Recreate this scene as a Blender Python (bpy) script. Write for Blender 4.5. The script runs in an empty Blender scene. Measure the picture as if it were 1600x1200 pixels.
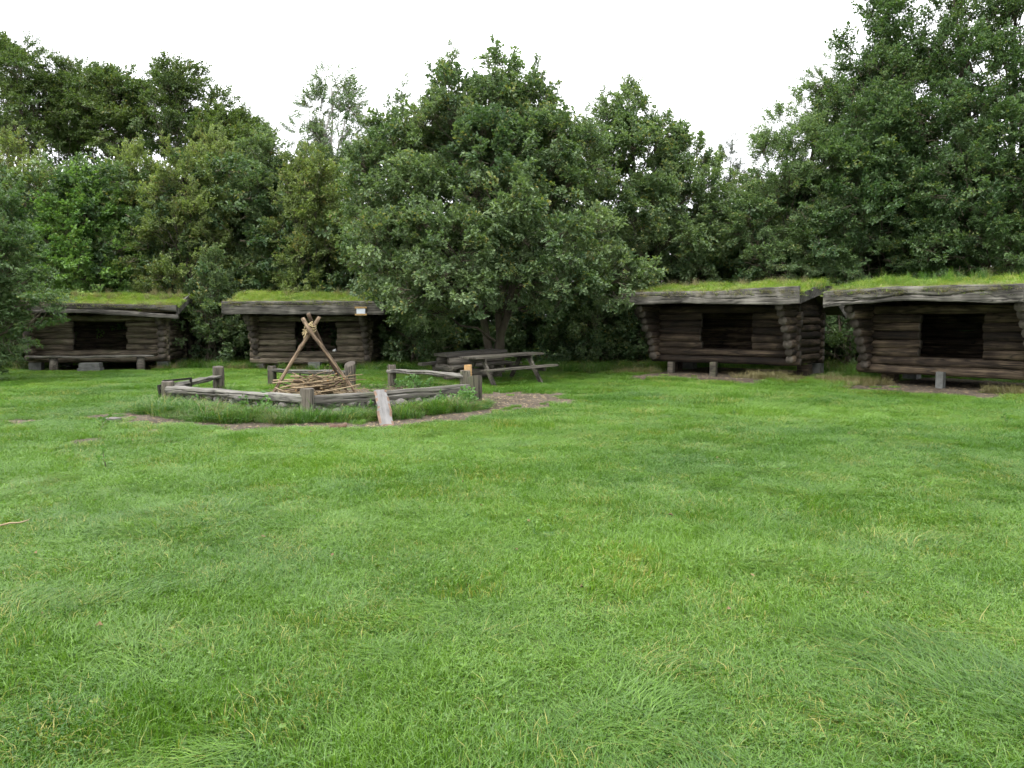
import bpy, math, random
import numpy as np
from mathutils import Vector, Matrix

# ------------------------------------------------------------------ camera, sky, sun, exposure
SC = bpy.context.scene
COL = SC.collection
R = math.radians
F = 1230.0 / 1600.0            # focal length in picture widths
EYE = 1.55
PITCH = math.atan(100 / 1230.0)

cam_d = bpy.data.cameras.new('camera')
cam_d.sensor_width = 36.0
cam_d.lens = 36.0 * F
cam_d.clip_start = 0.05
cam_d.clip_end = 2000
cam = bpy.data.objects.new('camera', cam_d)
COL.objects.link(cam)
cam.location = (0, 0, EYE)
cam.rotation_euler = (R(90) - PITCH, 0, 0)
SC.camera = cam

SUN_EL, SUN_AZ = R(58), R(215)
world = bpy.data.worlds.new('World')
SC.world = world
world.use_nodes = True
wt = world.node_tree
for n in list(wt.nodes): wt.nodes.remove(n)
w_out = wt.nodes.new('ShaderNodeOutputWorld')
w_bg = wt.nodes.new('ShaderNodeBackground')
w_sky = wt.nodes.new('ShaderNodeTexSky')
w_sky.sky_type = 'NISHITA'
w_sky.sun_disc = False
w_sky.sun_elevation = SUN_EL
w_sky.sun_rotation = SUN_AZ
w_sky.air_density = 1.0
w_sky.dust_density = 6.0
w_hsv = wt.nodes.new('ShaderNodeHueSaturation')
w_hsv.inputs['Saturation'].default_value = 0.12
w_mix = wt.nodes.new('ShaderNodeMixRGB')          # an even cloud deck veils the clear sky
w_mix.inputs[0].default_value = 0.85
# overcast sky: three times as bright overhead as at the horizon
w_tc = wt.nodes.new('ShaderNodeTexCoord')
w_sep = wt.nodes.new('ShaderNodeSeparateXYZ'); wt.links.new(w_tc.outputs['Generated'], w_sep.inputs[0])
w_max = wt.nodes.new('ShaderNodeMath'); w_max.operation = 'MAXIMUM'; w_max.inputs[1].default_value = 0.0; wt.links.new(w_sep.outputs['Z'], w_max.inputs[0])
w_cie = wt.nodes.new('ShaderNodeMath'); w_cie.operation = 'MULTIPLY_ADD'; w_cie.inputs[1].default_value = 2 / 3; w_cie.inputs[2].default_value = 1 / 3; wt.links.new(w_max.outputs[0], w_cie.inputs[0])
w_deck = wt.nodes.new('ShaderNodeVectorMath'); w_deck.operation = 'SCALE'; w_deck.inputs[0].default_value = (18.0, 18.3, 18.8); wt.links.new(w_cie.outputs[0], w_deck.inputs['Scale'])
wt.links.new(w_deck.outputs[0], w_mix.inputs[2])
wt.links.new(w_sky.outputs[0], w_hsv.inputs['Color'])
wt.links.new(w_hsv.outputs[0], w_mix.inputs[1])
wt.links.new(w_mix.outputs[0], w_bg.inputs[0])
w_bg.inputs[1].default_value = 0.1
wt.links.new(w_bg.outputs[0], w_out.inputs[0])

sun_d = bpy.data.lights.new('sun', 'SUN')
sun_d.energy = 1.4
sun_d.angle = R(28)
sun_d.color = (1.0, 0.97, 0.92)
sun = bpy.data.objects.new('sun', sun_d)
COL.objects.link(sun)
# the sun stands behind the camera, to its left
sd = Vector((math.sin(SUN_AZ) * math.cos(SUN_EL), math.cos(SUN_AZ) * math.cos(SUN_EL), math.sin(SUN_EL)))
sun.rotation_euler = sd.to_track_quat('Z', 'Y').to_euler()

SC.view_settings.view_transform = 'Standard'
SC.view_settings.look = 'None'
SC.view_settings.gamma = 1.0
SC.view_settings.use_curve_mapping = False
SC.view_settings.exposure = 1.45
SC.render.engine = 'CYCLES'
SC.cycles.max_bounces = 4
SC.cycles.diffuse_bounces = 3
SC.cycles.transmission_bounces = 2
SC.cycles.glossy_bounces = 1
SC.cycles.transparent_max_bounces = 4
SC.cycles.use_denoising = True
SC.cycles.use_adaptive_sampling = True
SC.cycles.adaptive_threshold = 0.03

# ------------------------------------------------------------------ helpers
random.seed(7)
RNG = np.random.default_rng(11)

def at(px, py, d):
    """world point at distance d (along Y) seen at photograph pixel px, py"""
    u = (px - 800) / 1230.0
    v = (600 - py) / 1230.0
    fy, fz = math.cos(PITCH), -math.sin(PITCH)
    uy, uz = math.sin(PITCH), math.cos(PITCH)
    dy, dz = fy + v * uy, fz + v * uz
    k = d / dy
    return Vector((u * k, d, EYE + dz * k))

_perm = np.random.default_rng(3).random((64, 64))
def vnoise(x, y, s=1.0):
    x = np.asarray(x, float) / s + 1000; y = np.asarray(y, float) / s + 1000
    xi = np.floor(x).astype(int); yi = np.floor(y).astype(int)
    fx = x - xi; fy = y - yi
    fx = fx * fx * (3 - 2 * fx); fy = fy * fy * (3 - 2 * fy)
    g = lambda a, b: _perm[a % 64, b % 64]
    return (g(xi, yi) * (1 - fx) + g(xi + 1, yi) * fx) * (1 - fy) + (g(xi, yi + 1) * (1 - fx) + g(xi + 1, yi + 1) * fx) * fy

def sstep(a, b, x):
    t = np.clip((np.asarray(x, float) - a) / (b - a), 0, 1)
    return t * t * (3 - 2 * t)

class MB:
    def __init__(s): s.v = []; s.f = []; s.m = []
    def add(s, vs, fs, m=0):
        o = len(s.v)
        s.v.extend([tuple(p) for p in vs]); s.f.extend([tuple(i + o for i in f) for f in fs]); s.m.extend([m] * len(fs))
        return s
    def box(s, x0, x1, y0, y1, z0, z1, m=0, j=0.0, M=None):
        vs = [Vector((x + random.uniform(-j, j), y + random.uniform(-j, j), z + random.uniform(-j, j))) for x, y, z in
              ((x0, y0, z0), (x1, y0, z0), (x1, y1, z0), (x0, y1, z0), (x0, y0, z1), (x1, y0, z1), (x1, y1, z1), (x0, y1, z1))]
        if M is not None: vs = [M @ p for p in vs]
        return s.add(vs, [(0, 3, 2, 1), (4, 5, 6, 7), (0, 1, 5, 4), (1, 2, 6, 5), (2, 3, 7, 6), (3, 0, 4, 7)], m)
    def tube(s, pts, rad, n=8, m=0, cap=0, capm=None, jit=0.0):
        pts = [Vector(p) for p in pts]
        rings = []
        up = Vector((0, 0, 1))
        vs = []
        for i, p in enumerate(pts):
            t = (pts[min(i + 1, len(pts) - 1)] - pts[max(i - 1, 0)])
            t = t.normalized() if t.length > 1e-9 else Vector((0, 0, 1))
            a = t.cross(up)
            if a.length < 0.05: a = t.cross(Vector((0, 1, 0)))
            a.normalize(); b = t.cross(a)
            for k in range(n):
                th = 2 * math.pi * k / n
                r = rad[i] * (1 + random.uniform(-jit, jit))
                vs.append(p + a * (math.cos(th) * r) + b * (math.sin(th) * r))
        fs = []
        for i in range(len(pts) - 1):
            for k in range(n):
                k2 = (k + 1) % n
                fs.append((i * n + k, (i + 1) * n + k, (i + 1) * n + k2, i * n + k2))
        s.add(vs, fs, m)
        o = len(s.v) - len(vs)
        if cap:
            s.f.append(tuple(o + k for k in range(n))); s.m.append(m if capm is None else capm)
            s.f.append(tuple(o + (len(pts) - 1) * n + k for k in reversed(range(n)))); s.m.append(m if capm is None else capm)
        return s
    def mesh(s, name, mats, smooth=False):
        me = bpy.data.meshes.new(name)
        me.from_pydata(s.v, [], s.f)
        for m in mats: me.materials.append(m)
        me.polygons.foreach_set('material_index', s.m)
        if smooth: me.polygons.foreach_set('use_smooth', [True] * len(me.polygons))
        me.update()
        return me

def link(name, me, parent=None, M=None):
    o = bpy.data.objects.new(name, me)
    COL.objects.link(o)
    if parent is not None: o.parent = parent
    if M is not None: o.matrix_local = M
    return o
def empty(name, loc, rz=0.0):
    o = bpy.data.objects.new(name, None)
    o.empty_display_size = 0.2
    COL.objects.link(o); o.location = loc; o.rotation_euler = (0, 0, rz)
    return o
def tag(o, label=None, cat=None, group=None, kind=None):
    if label: o['label'] = label
    if cat: o['category'] = cat
    if group: o['group'] = group
    if kind: o['kind'] = kind
    return o
def axisM(p0, p1, roll=0.0):
    """matrix that lays a mesh built along +X from p0 towards p1"""
    p0 = Vector(p0); p1 = Vector(p1)
    x = (p1 - p0).normalized()
    z = Vector((0, 0, 1))
    if abs(x.z) > 0.97: z = Vector((0, 1, 0))
    y = z.cross(x).normalized(); z = x.cross(y)
    M = Matrix((x, y, z)).transposed().to_4x4()
    return Matrix.Translation(p0) @ M @ Matrix.Rotation(roll, 4, 'X')

# ------------------------------------------------------------------ materials
def nodes(name):
    m = bpy.data.materials.new(name)
    m.use_nodes = True
    nt = m.node_tree
    b = nt.nodes['Principled BSDF']
    return m, nt, b
def ramp(nt, stops):
    r = nt.nodes.new('ShaderNodeValToRGB')
    el = r.color_ramp.elements
    while len(el) < len(stops): el.new(0.5)
    for e, (p, c) in zip(el, stops):
        e.position = p; e.color = (*c, 1)
    return r
def wood_mat(name, stops, rough=0.85, grain=(1.2, 22, 22), bump=0.5, moss=0.0, mosscol=(0.06, 0.085, 0.025), stain=0.5, cracks=0.0):
    m, nt, b = nodes(name)
    tc = nt.nodes.new('ShaderNodeTexCoord')
    oi = nt.nodes.new('ShaderNodeObjectInfo')
    off = nt.nodes.new('ShaderNodeVectorMath'); off.operation = 'MULTIPLY_ADD'
    cmb = nt.nodes.new('ShaderNodeCombineXYZ')
    for i in range(3): nt.links.new(oi.outputs['Random'], cmb.inputs[i])
    off.inputs[1].default_value = (37, 53, 71)
    nt.links.new(cmb.outputs[0], off.inputs[0]); nt.links.new(tc.outputs['Object'], off.inputs[2])
    mp = nt.nodes.new('ShaderNodeMapping'); mp.inputs['Scale'].default_value = grain
    nt.links.new(off.outputs[0], mp.inputs[0])
    n1 = nt.nodes.new('ShaderNodeTexNoise'); n1.inputs['Scale'].default_value = 1.0; n1.inputs['Detail'].default_value = 7; n1.inputs['Roughness'].default_value = 0.65
    nt.links.new(mp.outputs[0], n1.inputs['Vector'])
    n2 = nt.nodes.new('ShaderNodeTexNoise'); n2.inputs['Scale'].default_value = 2.3; n2.inputs['Detail'].default_value = 4
    nt.links.new(off.outputs[0], n2.inputs['Vector'])
    rp = ramp(nt, stops)
    mx = nt.nodes.new('ShaderNodeMath'); mx.operation = 'MULTIPLY_ADD'; mx.inputs[1].default_value = 0.8
    nt.links.new(n1.outputs[0], mx.inputs[0])
    s2 = nt.nodes.new('ShaderNodeMath'); s2.operation = 'MULTIPLY_ADD'; s2.inputs[1].default_value = stain; s2.inputs[2].default_value = 0.1 - stain * 0.5
    nt.links.new(n2.outputs[0], s2.inputs[0]); nt.links.new(s2.outputs[0], mx.inputs[2])
    rv = nt.nodes.new('ShaderNodeMath'); rv.operation = 'MULTIPLY_ADD'; rv.inputs[1].default_value = 0.22; rv.inputs[2].default_value = -0.11
    nt.links.new(oi.outputs['Random'], rv.inputs[0])
    ad = nt.nodes.new('ShaderNodeMath'); nt.links.new(mx.outputs[0], ad.inputs[0]); nt.links.new(rv.outputs[0], ad.inputs[1])
    nt.links.new(ad.outputs[0], rp.inputs[0])
    col = rp.outputs[0]
    if moss:
        n3 = nt.nodes.new('ShaderNodeTexNoise'); n3.inputs['Scale'].default_value = 3.1; n3.inputs['Detail'].default_value = 6
        nt.links.new(off.outputs[0], n3.inputs['Vector'])
        mr = nt.nodes.new('ShaderNodeMapRange'); mr.inputs[1].default_value = 0.5; mr.inputs[2].default_value = 0.7; mr.inputs[4].default_value = moss
        nt.links.new(n3.outputs[0], mr.inputs[0])
        mi = nt.nodes.new('ShaderNodeMixRGB'); mi.inputs[2].default_value = (*mosscol, 1)
        nt.links.new(mr.outputs[0], mi.inputs[0]); nt.links.new(col, mi.inputs[1]); col = mi.outputs[0]
    hgt = n1.outputs[0]
    if cracks:      # drying cracks that run with the grain
        mc = nt.nodes.new('ShaderNodeMapping'); mc.inputs['Scale'].default_value = (0.7, 13, 13)
        wob = nt.nodes.new('ShaderNodeMixRGB'); wob.blend_type = 'ADD'; wob.inputs[0].default_value = 0.05
        nt.links.new(off.outputs[0], wob.inputs[1]); nt.links.new(n2.outputs['Color'], wob.inputs[2])
        nt.links.new(wob.outputs[0], mc.inputs[0])
        vo = nt.nodes.new('ShaderNodeTexVoronoi'); vo.feature = 'DISTANCE_TO_EDGE'; vo.inputs['Scale'].default_value = 1.0
        nt.links.new(mc.outputs[0], vo.inputs['Vector'])
        cr = nt.nodes.new('ShaderNodeMapRange'); cr.inputs[1].default_value = 0.0; cr.inputs[2].default_value = 0.07; cr.inputs[3].default_value = 1 - cracks; cr.inputs[4].default_value = 1.0
        nt.links.new(vo.outputs['Distance'], cr.inputs[0])
        mu = nt.nodes.new('ShaderNodeVectorMath'); mu.operation = 'SCALE'
        nt.links.new(col, mu.inputs[0]); nt.links.new(cr.outputs[0], mu.inputs['Scale']); col = mu.outputs[0]
        hm = nt.nodes.new('ShaderNodeMath'); hm.operation = 'MULTIPLY'
        nt.links.new(n1.outputs[0], hm.inputs[0]); nt.links.new(cr.outputs[0], hm.inputs[1]); hgt = hm.outputs[0]
    nt.links.new(col, b.inputs['Base Color'])
    b.inputs['Roughness'].default_value = rough
    b.inputs['Specular IOR Level'].default_value = 0.3
    bp = nt.nodes.new('ShaderNodeBump'); bp.inputs['Strength'].default_value = bump; bp.inputs['Distance'].default_value = 0.02
    nt.links.new(hgt, bp.inputs['Height']); nt.links.new(bp.outputs[0], b.inputs['Normal'])
    return m

M_LOG = wood_mat('weathered_log', [(0.25, (0.02, 0.015, 0.011)), (0.5, (0.1, 0.079, 0.056)), (0.75, (0.27, 0.225, 0.165))], moss=0.25, cracks=0.75)
M_LOGD = wood_mat('brown_log', [(0.27, (0.007, 0.005, 0.0035)), (0.5, (0.036, 0.025, 0.017)), (0.72, (0.14, 0.103, 0.068))], cracks=0.75)
M_END = wood_mat('log_end_grain', [(0.2, (0.025, 0.02, 0.016)), (0.5, (0.06, 0.05, 0.04)), (0.8, (0.14, 0.12, 0.1))], grain=(9, 9, 9))
M_BEAM = wood_mat('grey_beam', [(0.26, (0.018, 0.0165, 0.0145)), (0.5, (0.08, 0.074, 0.064)), (0.76, (0.23, 0.214, 0.188))], grain=(1.0, 30, 30), stain=0.8, cracks=0.75)
M_RAIL = wood_mat('silver_rail', [(0.2, (0.03, 0.027, 0.022)), (0.5, (0.095, 0.088, 0.075)), (0.8, (0.24, 0.23, 0.205))], grain=(1.4, 40, 40), moss=0.3, cracks=0.75)
M_POST = wood_mat('grey_post', [(0.2, (0.025, 0.022, 0.016)), (0.5, (0.075, 0.065, 0.05)), (0.8, (0.16, 0.142, 0.115))], grain=(1.6, 24, 24), moss=0.35, cracks=0.75)
M_CUT = wood_mat('fresh_cut_wood', [(0.2, (0.15, 0.075, 0.025)), (0.5, (0.26, 0.15, 0.055)), (0.8, (0.36, 0.24, 0.12))], grain=(6, 6, 6))
M_POLE = wood_mat('tan_pole', [(0.2, (0.03, 0.02, 0.012)), (0.48, (0.11, 0.075, 0.046)), (0.76, (0.25, 0.185, 0.12))], grain=(2.5, 18, 18), cracks=0.75)
M_POLED = wood_mat('brown_pole', [(0.2, (0.03, 0.02, 0.013)), (0.5, (0.075, 0.05, 0.032)), (0.8, (0.15, 0.11, 0.07))], grain=(2.5, 18, 18))
M_STICK = wood_mat('dry_stick', [(0.2, (0.06, 0.042, 0.024)), (0.5, (0.17, 0.125, 0.072)), (0.8, (0.32, 0.255, 0.16))], grain=(3, 20, 20))
M_PLANK = wood_mat('pale_plank', [(0.25, (0.04, 0.038, 0.036)), (0.5, (0.1, 0.096, 0.092)), (0.8, (0.16, 0.155, 0.15))], grain=(1.5, 20, 20))
M_BARK = wood_mat('plank_bark', [(0.2, (0.05, 0.026, 0.015)), (0.5, (0.09, 0.055, 0.036)), (0.8, (0.19, 0.125, 0.08))], grain=(5, 12, 12))
M_TABLE = wood_mat('picnic_wood', [(0.2, (0.02, 0.018, 0.014)), (0.5, (0.06, 0.053, 0.042)), (0.8, (0.135, 0.122, 0.1))], grain=(1.2, 30, 30), moss=0.25, cracks=0.75)
M_TABLED = wood_mat('wet_dark_wood', [(0.2, (0.02, 0.018, 0.015)), (0.5, (0.05, 0.044, 0.037)), (0.8, (0.1, 0.09, 0.078))], rough=0.5)
M_PALELOG = wood_mat('pale_log', [(0.2, (0.045, 0.04, 0.032)), (0.5, (0.11, 0.098, 0.08)), (0.8, (0.2, 0.18, 0.15))], grain=(1.5, 14, 14), cracks=0.75)
M_TRUNK = wood_mat('tree_bark', [(0.2, (0.025, 0.02, 0.015)), (0.5, (0.07, 0.058, 0.042)), (0.8, (0.14, 0.12, 0.09))], grain=(9, 9, 2.5), bump=1.0, moss=0.4)
M_BIRCH = wood_mat('birch_bark', [(0.2, (0.1, 0.09, 0.075)), (0.5, (0.35, 0.33, 0.3)), (0.8, (0.55, 0.53, 0.5))], grain=(4, 4, 9))
M_TWIG = wood_mat('twig_bark', [(0.2, (0.03, 0.024, 0.017)), (0.5, (0.07, 0.055, 0.038)), (0.8, (0.12, 0.1, 0.07))])

def simple_mat(name, c0, c1, scale, rough=0.9, metal=0.0, bump=0.4):
    m, nt, b = nodes(name)
    tc = nt.nodes.new('ShaderNodeTexCoord')
    n = nt.nodes.new('ShaderNodeTexNoise'); n.inputs['Scale'].default_value = scale; n.inputs['Detail'].default_value = 8; n.inputs['Roughness'].default_value = 0.6
    nt.links.new(tc.outputs['Object'], n.inputs['Vector'])
    r = ramp(nt, [(0.3, c0), (0.7, c1)])
    nt.links.new(n.outputs[0], r.inputs[0]); nt.links.new(r.outputs[0], b.inputs['Base Color'])
    b.inputs['Roughness'].default_value = rough; b.inputs['Metallic'].default_value = metal
    bp = nt.nodes.new('ShaderNodeBump'); bp.inputs['Strength'].default_value = bump; bp.inputs['Distance'].default_value = 0.01
    nt.links.new(n.outputs[0], bp.inputs['Height']); nt.links.new(bp.outputs[0], b.inputs['Normal'])
    return m
M_CONC = simple_mat('concrete', (0.055, 0.057, 0.052), (0.125, 0.127, 0.12), 9)
M_STONE = simple_mat('field_stone', (0.05, 0.045, 0.042), (0.15, 0.135, 0.125), 6)
M_IRON = simple_mat('black_iron', (0.012, 0.011, 0.01), (0.035, 0.03, 0.026), 20, rough=0.6, metal=0.6)
M_PAPER = simple_mat('white_notice', (0.42, 0.45, 0.5), (0.5, 0.53, 0.57), 4, rough=0.4, bump=0.0)
M_BATTEN = simple_mat('yellow_batten', (0.22, 0.14, 0.05), (0.32, 0.21, 0.09), 12)
M_WHITE = simple_mat('white_plastic', (0.7, 0.7, 0.7), (0.8, 0.8, 0.8), 4, rough=0.3, bump=0)
M_ROPE = simple_mat('bark_lashing', (0.14, 0.1, 0.05), (0.36, 0.29, 0.15), 30)
M_ROOF = simple_mat('roof_underlay', (0.05, 0.04, 0.025), (0.1, 0.08, 0.045), 7)
M_LITTER = simple_mat('dry_leaf', (0.06, 0.035, 0.018), (0.2, 0.135, 0.06), 5)

def leaf_mat(name, dark, light, yellow, trans=0.35, gloss=0.38, yl=1.6, rough=0.5):
    """per instance 'tint' (0..1) shifts the green, per leaf 'leaf' adds single yellow leaves"""
    m, nt, b = nodes(name)
    out = nt.nodes['Material Output']
    at_i = nt.nodes.new('ShaderNodeAttribute'); at_i.attribute_type = 'INSTANCER'; at_i.attribute_name = 'tint'
    at_l = nt.nodes.new('ShaderNodeAttribute'); at_l.attribute_name = 'leaf'
    oi = nt.nodes.new('ShaderNodeObjectInfo')
    mx = nt.nodes.new('ShaderNodeMixRGB'); mx.inputs[1].default_value = (*dark, 1); mx.inputs[2].default_value = (*light, 1)
    sm = nt.nodes.new('ShaderNodeMath'); sm.operation = 'MULTIPLY_ADD'; sm.inputs[1].default_value = 0.5
    nt.links.new(at_l.outputs['Fac'], sm.inputs[0])
    s3 = nt.nodes.new('ShaderNodeMath'); s3.operation = 'MULTIPLY_ADD'; s3.inputs[1].default_value = 0.85; s3.inputs[2].default_value = -0.2
    nt.links.new(at_i.outputs['Fac'], s3.inputs[0]); nt.links.new(s3.outputs[0], sm.inputs[2])
    cl = nt.nodes.new('ShaderNodeClamp'); nt.links.new(sm.outputs[0], cl.inputs[0])
    nt.links.new(cl.outputs[0], mx.inputs[0])
    ym = nt.nodes.new('ShaderNodeMapRange'); ym.inputs[1].default_value = yl; ym.inputs[2].default_value = yl + 0.35
    ya = nt.nodes.new('ShaderNodeMath'); nt.links.new(at_l.outputs['Fac'], ya.inputs[0]); nt.links.new(oi.outputs['Random'], ya.inputs[1])
    nt.links.new(ya.outputs[0], ym.inputs[0])
    my = nt.nodes.new('ShaderNodeMixRGB'); my.inputs[2].default_value = (*yellow, 1)
    nt.links.new(ym.outputs[0], my.inputs[0]); nt.links.new(mx.outputs[0], my.inputs[1])
    nt.links.new(my.outputs[0], b.inputs['Base Color'])
    b.inputs['Roughness'].default_value = rough
    b.inputs['Specular IOR Level'].default_value = gloss
    tr = nt.nodes.new('ShaderNodeBsdfTranslucent')
    br = nt.nodes.new('ShaderNodeMixRGB'); br.blend_type = 'MULTIPLY'; br.inputs[0].default_value = 1; br.inputs[2].default_value = (1.25, 1.35, 0.5, 1)
    nt.links.new(my.outputs[0], br.inputs[1]); nt.links.new(br.outputs[0], tr.inputs[0])
    ms = nt.nodes.new('ShaderNodeMixShader'); ms.inputs[0].default_value = trans
    nt.links.new(b.outputs[0], ms.inputs[1]); nt.links.new(tr.outputs[0], ms.inputs[2])
    nt.links.new(ms.outputs[0], out.inputs[0])
    return m

L_OAK = leaf_mat('oak_leaf', (0.050, 0.095, 0.040), (0.170, 0.232, 0.105), (0.22, 0.2, 0.05))
L_HAZEL = leaf_mat('hazel_leaf', (0.058, 0.130, 0.031), (0.173, 0.286, 0.075), (0.24, 0.27, 0.07))
L_OLIVE = leaf_mat('olive_leaf', (0.070, 0.113, 0.036), (0.215, 0.265, 0.091), (0.26, 0.2, 0.07))
L_BIRCH = leaf_mat('birch_leaf', (0.092, 0.150, 0.070), (0.199, 0.268, 0.143), (0.26, 0.24, 0.07))
L_ALDER = leaf_mat('alder_leaf', (0.039, 0.083, 0.030), (0.117, 0.181, 0.072), (0.16, 0.18, 0.05))
L_WILLOW = leaf_mat('willow_leaf', (0.062, 0.111, 0.040), (0.167, 0.239, 0.107), (0.22, 0.22, 0.07))
L_BEECH = leaf_mat('beech_leaf', (0.046, 0.085, 0.028), (0.110, 0.153, 0.047), (0.15, 0.13, 0.03))
L_PINE = leaf_mat('pine_needle', (0.03, 0.055, 0.03), (0.07, 0.1, 0.05), (0.12, 0.12, 0.06))
L_GRASS = leaf_mat('lawn_blade', (0.032, 0.098, 0.011), (0.147, 0.263, 0.033), (0.3, 0.27, 0.08), trans=0.38, gloss=0.42, rough=0.36, yl=1.52)
L_TURF = leaf_mat('roof_turf_blade', (0.073, 0.147, 0.018), (0.202, 0.279, 0.045), (0.36, 0.3, 0.11), trans=0.35, yl=1.35)
L_DRY = leaf_mat('dry_grass_blade', (0.1, 0.1, 0.04), (0.2, 0.17, 0.08), (0.25, 0.19, 0.1), trans=0.25)
L_WEED = leaf_mat('weed_leaf', (0.05, 0.12, 0.03), (0.1, 0.2, 0.05), (0.16, 0.22, 0.06))

# ------------------------------------------------------------------ scatter (real geometry, instanced inside one object)
_groups = {}
def scatter_group(key, sources):
    if key in _groups: return _groups[key]
    ng = bpy.data.node_groups.new('scatter_' + key, 'GeometryNodeTree')
    ng.interface.new_socket('Geometry', in_out='INPUT', socket_type='NodeSocketGeometry')
    ng.interface.new_socket('Geometry', in_out='OUTPUT', socket_type='NodeSocketGeometry')
    gi = ng.nodes.new('NodeGroupInput'); go = ng.nodes.new('NodeGroupOutput')
    jn = ng.nodes.new('GeometryNodeJoinGeometry')
    for ob in sources:
        oi = ng.nodes.new('GeometryNodeObjectInfo')
        oi.inputs['Object'].default_value = ob
        oi.inputs['As Instance'].default_value = False
        g2 = ng.nodes.new('GeometryNodeGeometryToInstance')
        ng.links.new(oi.outputs['Geometry'], g2.inputs[0]); ng.links.new(g2.outputs[0], jn.inputs[0])
    ip = ng.nodes.new('GeometryNodeInstanceOnPoints')
    def named(nm, t):
        n = ng.nodes.new('GeometryNodeInputNamedAttribute'); n.data_type = t; n.inputs['Name'].default_value = nm
        return n.outputs['Attribute']
    ng.links.new(gi.outputs[0], ip.inputs['Points'])
    ng.links.new(jn.outputs[0], ip.inputs['Instance'])
    ip.inputs['Pick Instance'].default_value = True
    ng.links.new(named('pick', 'INT'), ip.inputs['Instance Index'])
    er = ng.nodes.new('FunctionNodeEulerToRotation')
    ng.links.new(named('turn', 'FLOAT_VECTOR'), er.inputs[0]); ng.links.new(er.outputs[0], ip.inputs['Rotation'])
    ng.links.new(named('size', 'FLOAT_VECTOR'), ip.inputs['Scale'])
    ng.links.new(ip.outputs[0], go.inputs[0])
    _groups[key] = ng
    return ng

def scatter(name, key, sources, pos, turn, size, tint, parent=None, rng=RNG):
    n = len(pos)
    me = bpy.data.meshes.new(name)
    me.vertices.add(n)
    me.vertices.foreach_set('co', np.asarray(pos, 'f').ravel())
    a = me.attributes.new('turn', 'FLOAT_VECTOR', 'POINT'); a.data.foreach_set('vector', np.asarray(turn, 'f').ravel())
    size = np.asarray(size, 'f')
    if size.ndim == 1: size = np.repeat(size[:, None], 3, 1)
    a = me.attributes.new('size', 'FLOAT_VECTOR', 'POINT'); a.data.foreach_set('vector', size.ravel())
    a = me.attributes.new('tint', 'FLOAT', 'POINT'); a.data.foreach_set('value', np.asarray(tint, 'f'))
    a = me.attributes.new('pick', 'INT', 'POINT'); a.data.foreach_set('value', rng.integers(0, len(sources), n).astype('i'))
    o = link(name, me, parent)
    md = o.modifiers.new('scatter', 'NODES'); md.node_group = scatter_group(key, sources)
    me.materials.append(sources[0].data.materials[0])
    return o

def source(name, verts, faces, leafv, mats, mi=None):
    me = bpy.data.meshes.new(name)
    me.from_pydata(verts, [], faces)
    for m in mats: me.materials.append(m)
    if mi is not None: me.polygons.foreach_set('material_index', mi)
    a = me.attributes.new('leaf', 'FLOAT', 'POINT'); a.data.foreach_set('value', np.asarray(leafv, 'f'))
    me.update()
    return bpy.data.objects.new(name, me)           # geometry source only, never linked

def spray(name, mat, rng, n_twig=5, per=7, L=0.5, ll=0.1, lw=0.06, spread=0.7, droop=0.0, flat=0.5, tipw=0.6, cluster=True):
    """a leafy twig: local +Z points out of the crown, local -X is up"""
    V, Fc, A, MI = [], [], [], []
    up = np.array([-1.0, 0, 0.25]); up /= np.linalg.norm(up)
    def leaf(p, d, nrm, l, w, val):
        s = np.cross(d, nrm); s /= (np.linalg.norm(s) + 1e-9)
        n2 = np.cross(s, d)
        o = len(V)
        m = p + d * l * tipw
        V.extend([p, m + s * w / 2 + n2 * w * 0.16, p + d * l - n2 * l * 0.12, m - s * w / 2 + n2 * w * 0.16])
        Fc.extend([(o, o + 1, o + 2), (o, o + 2, o + 3)]); MI.extend([0, 0]); A.extend([val] * 4)
    def twig(p0, p1, r):
        d = p1 - p0; d = d / (np.linalg.norm(d) + 1e-9)
        a = np.cross(d, [0.3, 0.9, 0.2]); a /= np.linalg.norm(a); b = np.cross(d, a)
        o = len(V)
        for k in range(3):
            th = k * 2.0944; V.append(p0 + (a * math.cos(th) + b * math.sin(th)) * r)
        V.append(p1)
        for k in range(3): Fc.append((o + k, o + (k + 1) % 3, o + 3)); MI.append(1)
        A.extend([0.2] * 4)
    root = np.zeros(3); tip = np.array([0, 0, L * 0.8])
    twig(root, tip, 0.008)
    for t in range(n_twig):
        f = 0.15 + 0.8 * t / max(1, n_twig - 1)
        b0 = root + (tip - root) * f
        th = t * 2.4 + rng.uniform(-.4, .4)
        d = np.array([math.cos(th) * spread * flat, math.sin(th) * spread, 0.75 + 0.4 * rng.random()])
        if t == n_twig - 1: d = np.array([0, 0, 1.0]) + rng.normal(0, .15, 3)
        d[0] += droop
        d /= np.linalg.norm(d)
        ln = L * rng.uniform(0.4, 0.65) * (1.15 - 0.5 * f)
        b1 = b0 + d * ln
        twig(b0, b1, 0.005)
        for k in range(per):
            g = 1 - (k / per) ** (1.6 if cluster else 1.0) * 0.85
            p = b0 + (b1 - b0) * g + rng.normal(0, 0.012, 3)
            a = rng.uniform(0, 2 * math.pi)
            ld = d * rng.uniform(0.1, 0.8) + np.array([math.cos(a) * 0.6, math.sin(a), rng.uniform(-.2, .5)])
            ld[0] += droop * 1.4
            ld /= np.linalg.norm(ld)
            nr = up * 1.2 + rng.normal(0, 0.55, 3)
            leaf(p, ld, nr, ll * rng.uniform(.65, 1.2), lw * rng.uniform(.7, 1.2), rng.random())
    return source(name, [tuple(v) for v in V], Fc, A, [mat, M_TWIG], MI)

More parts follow.
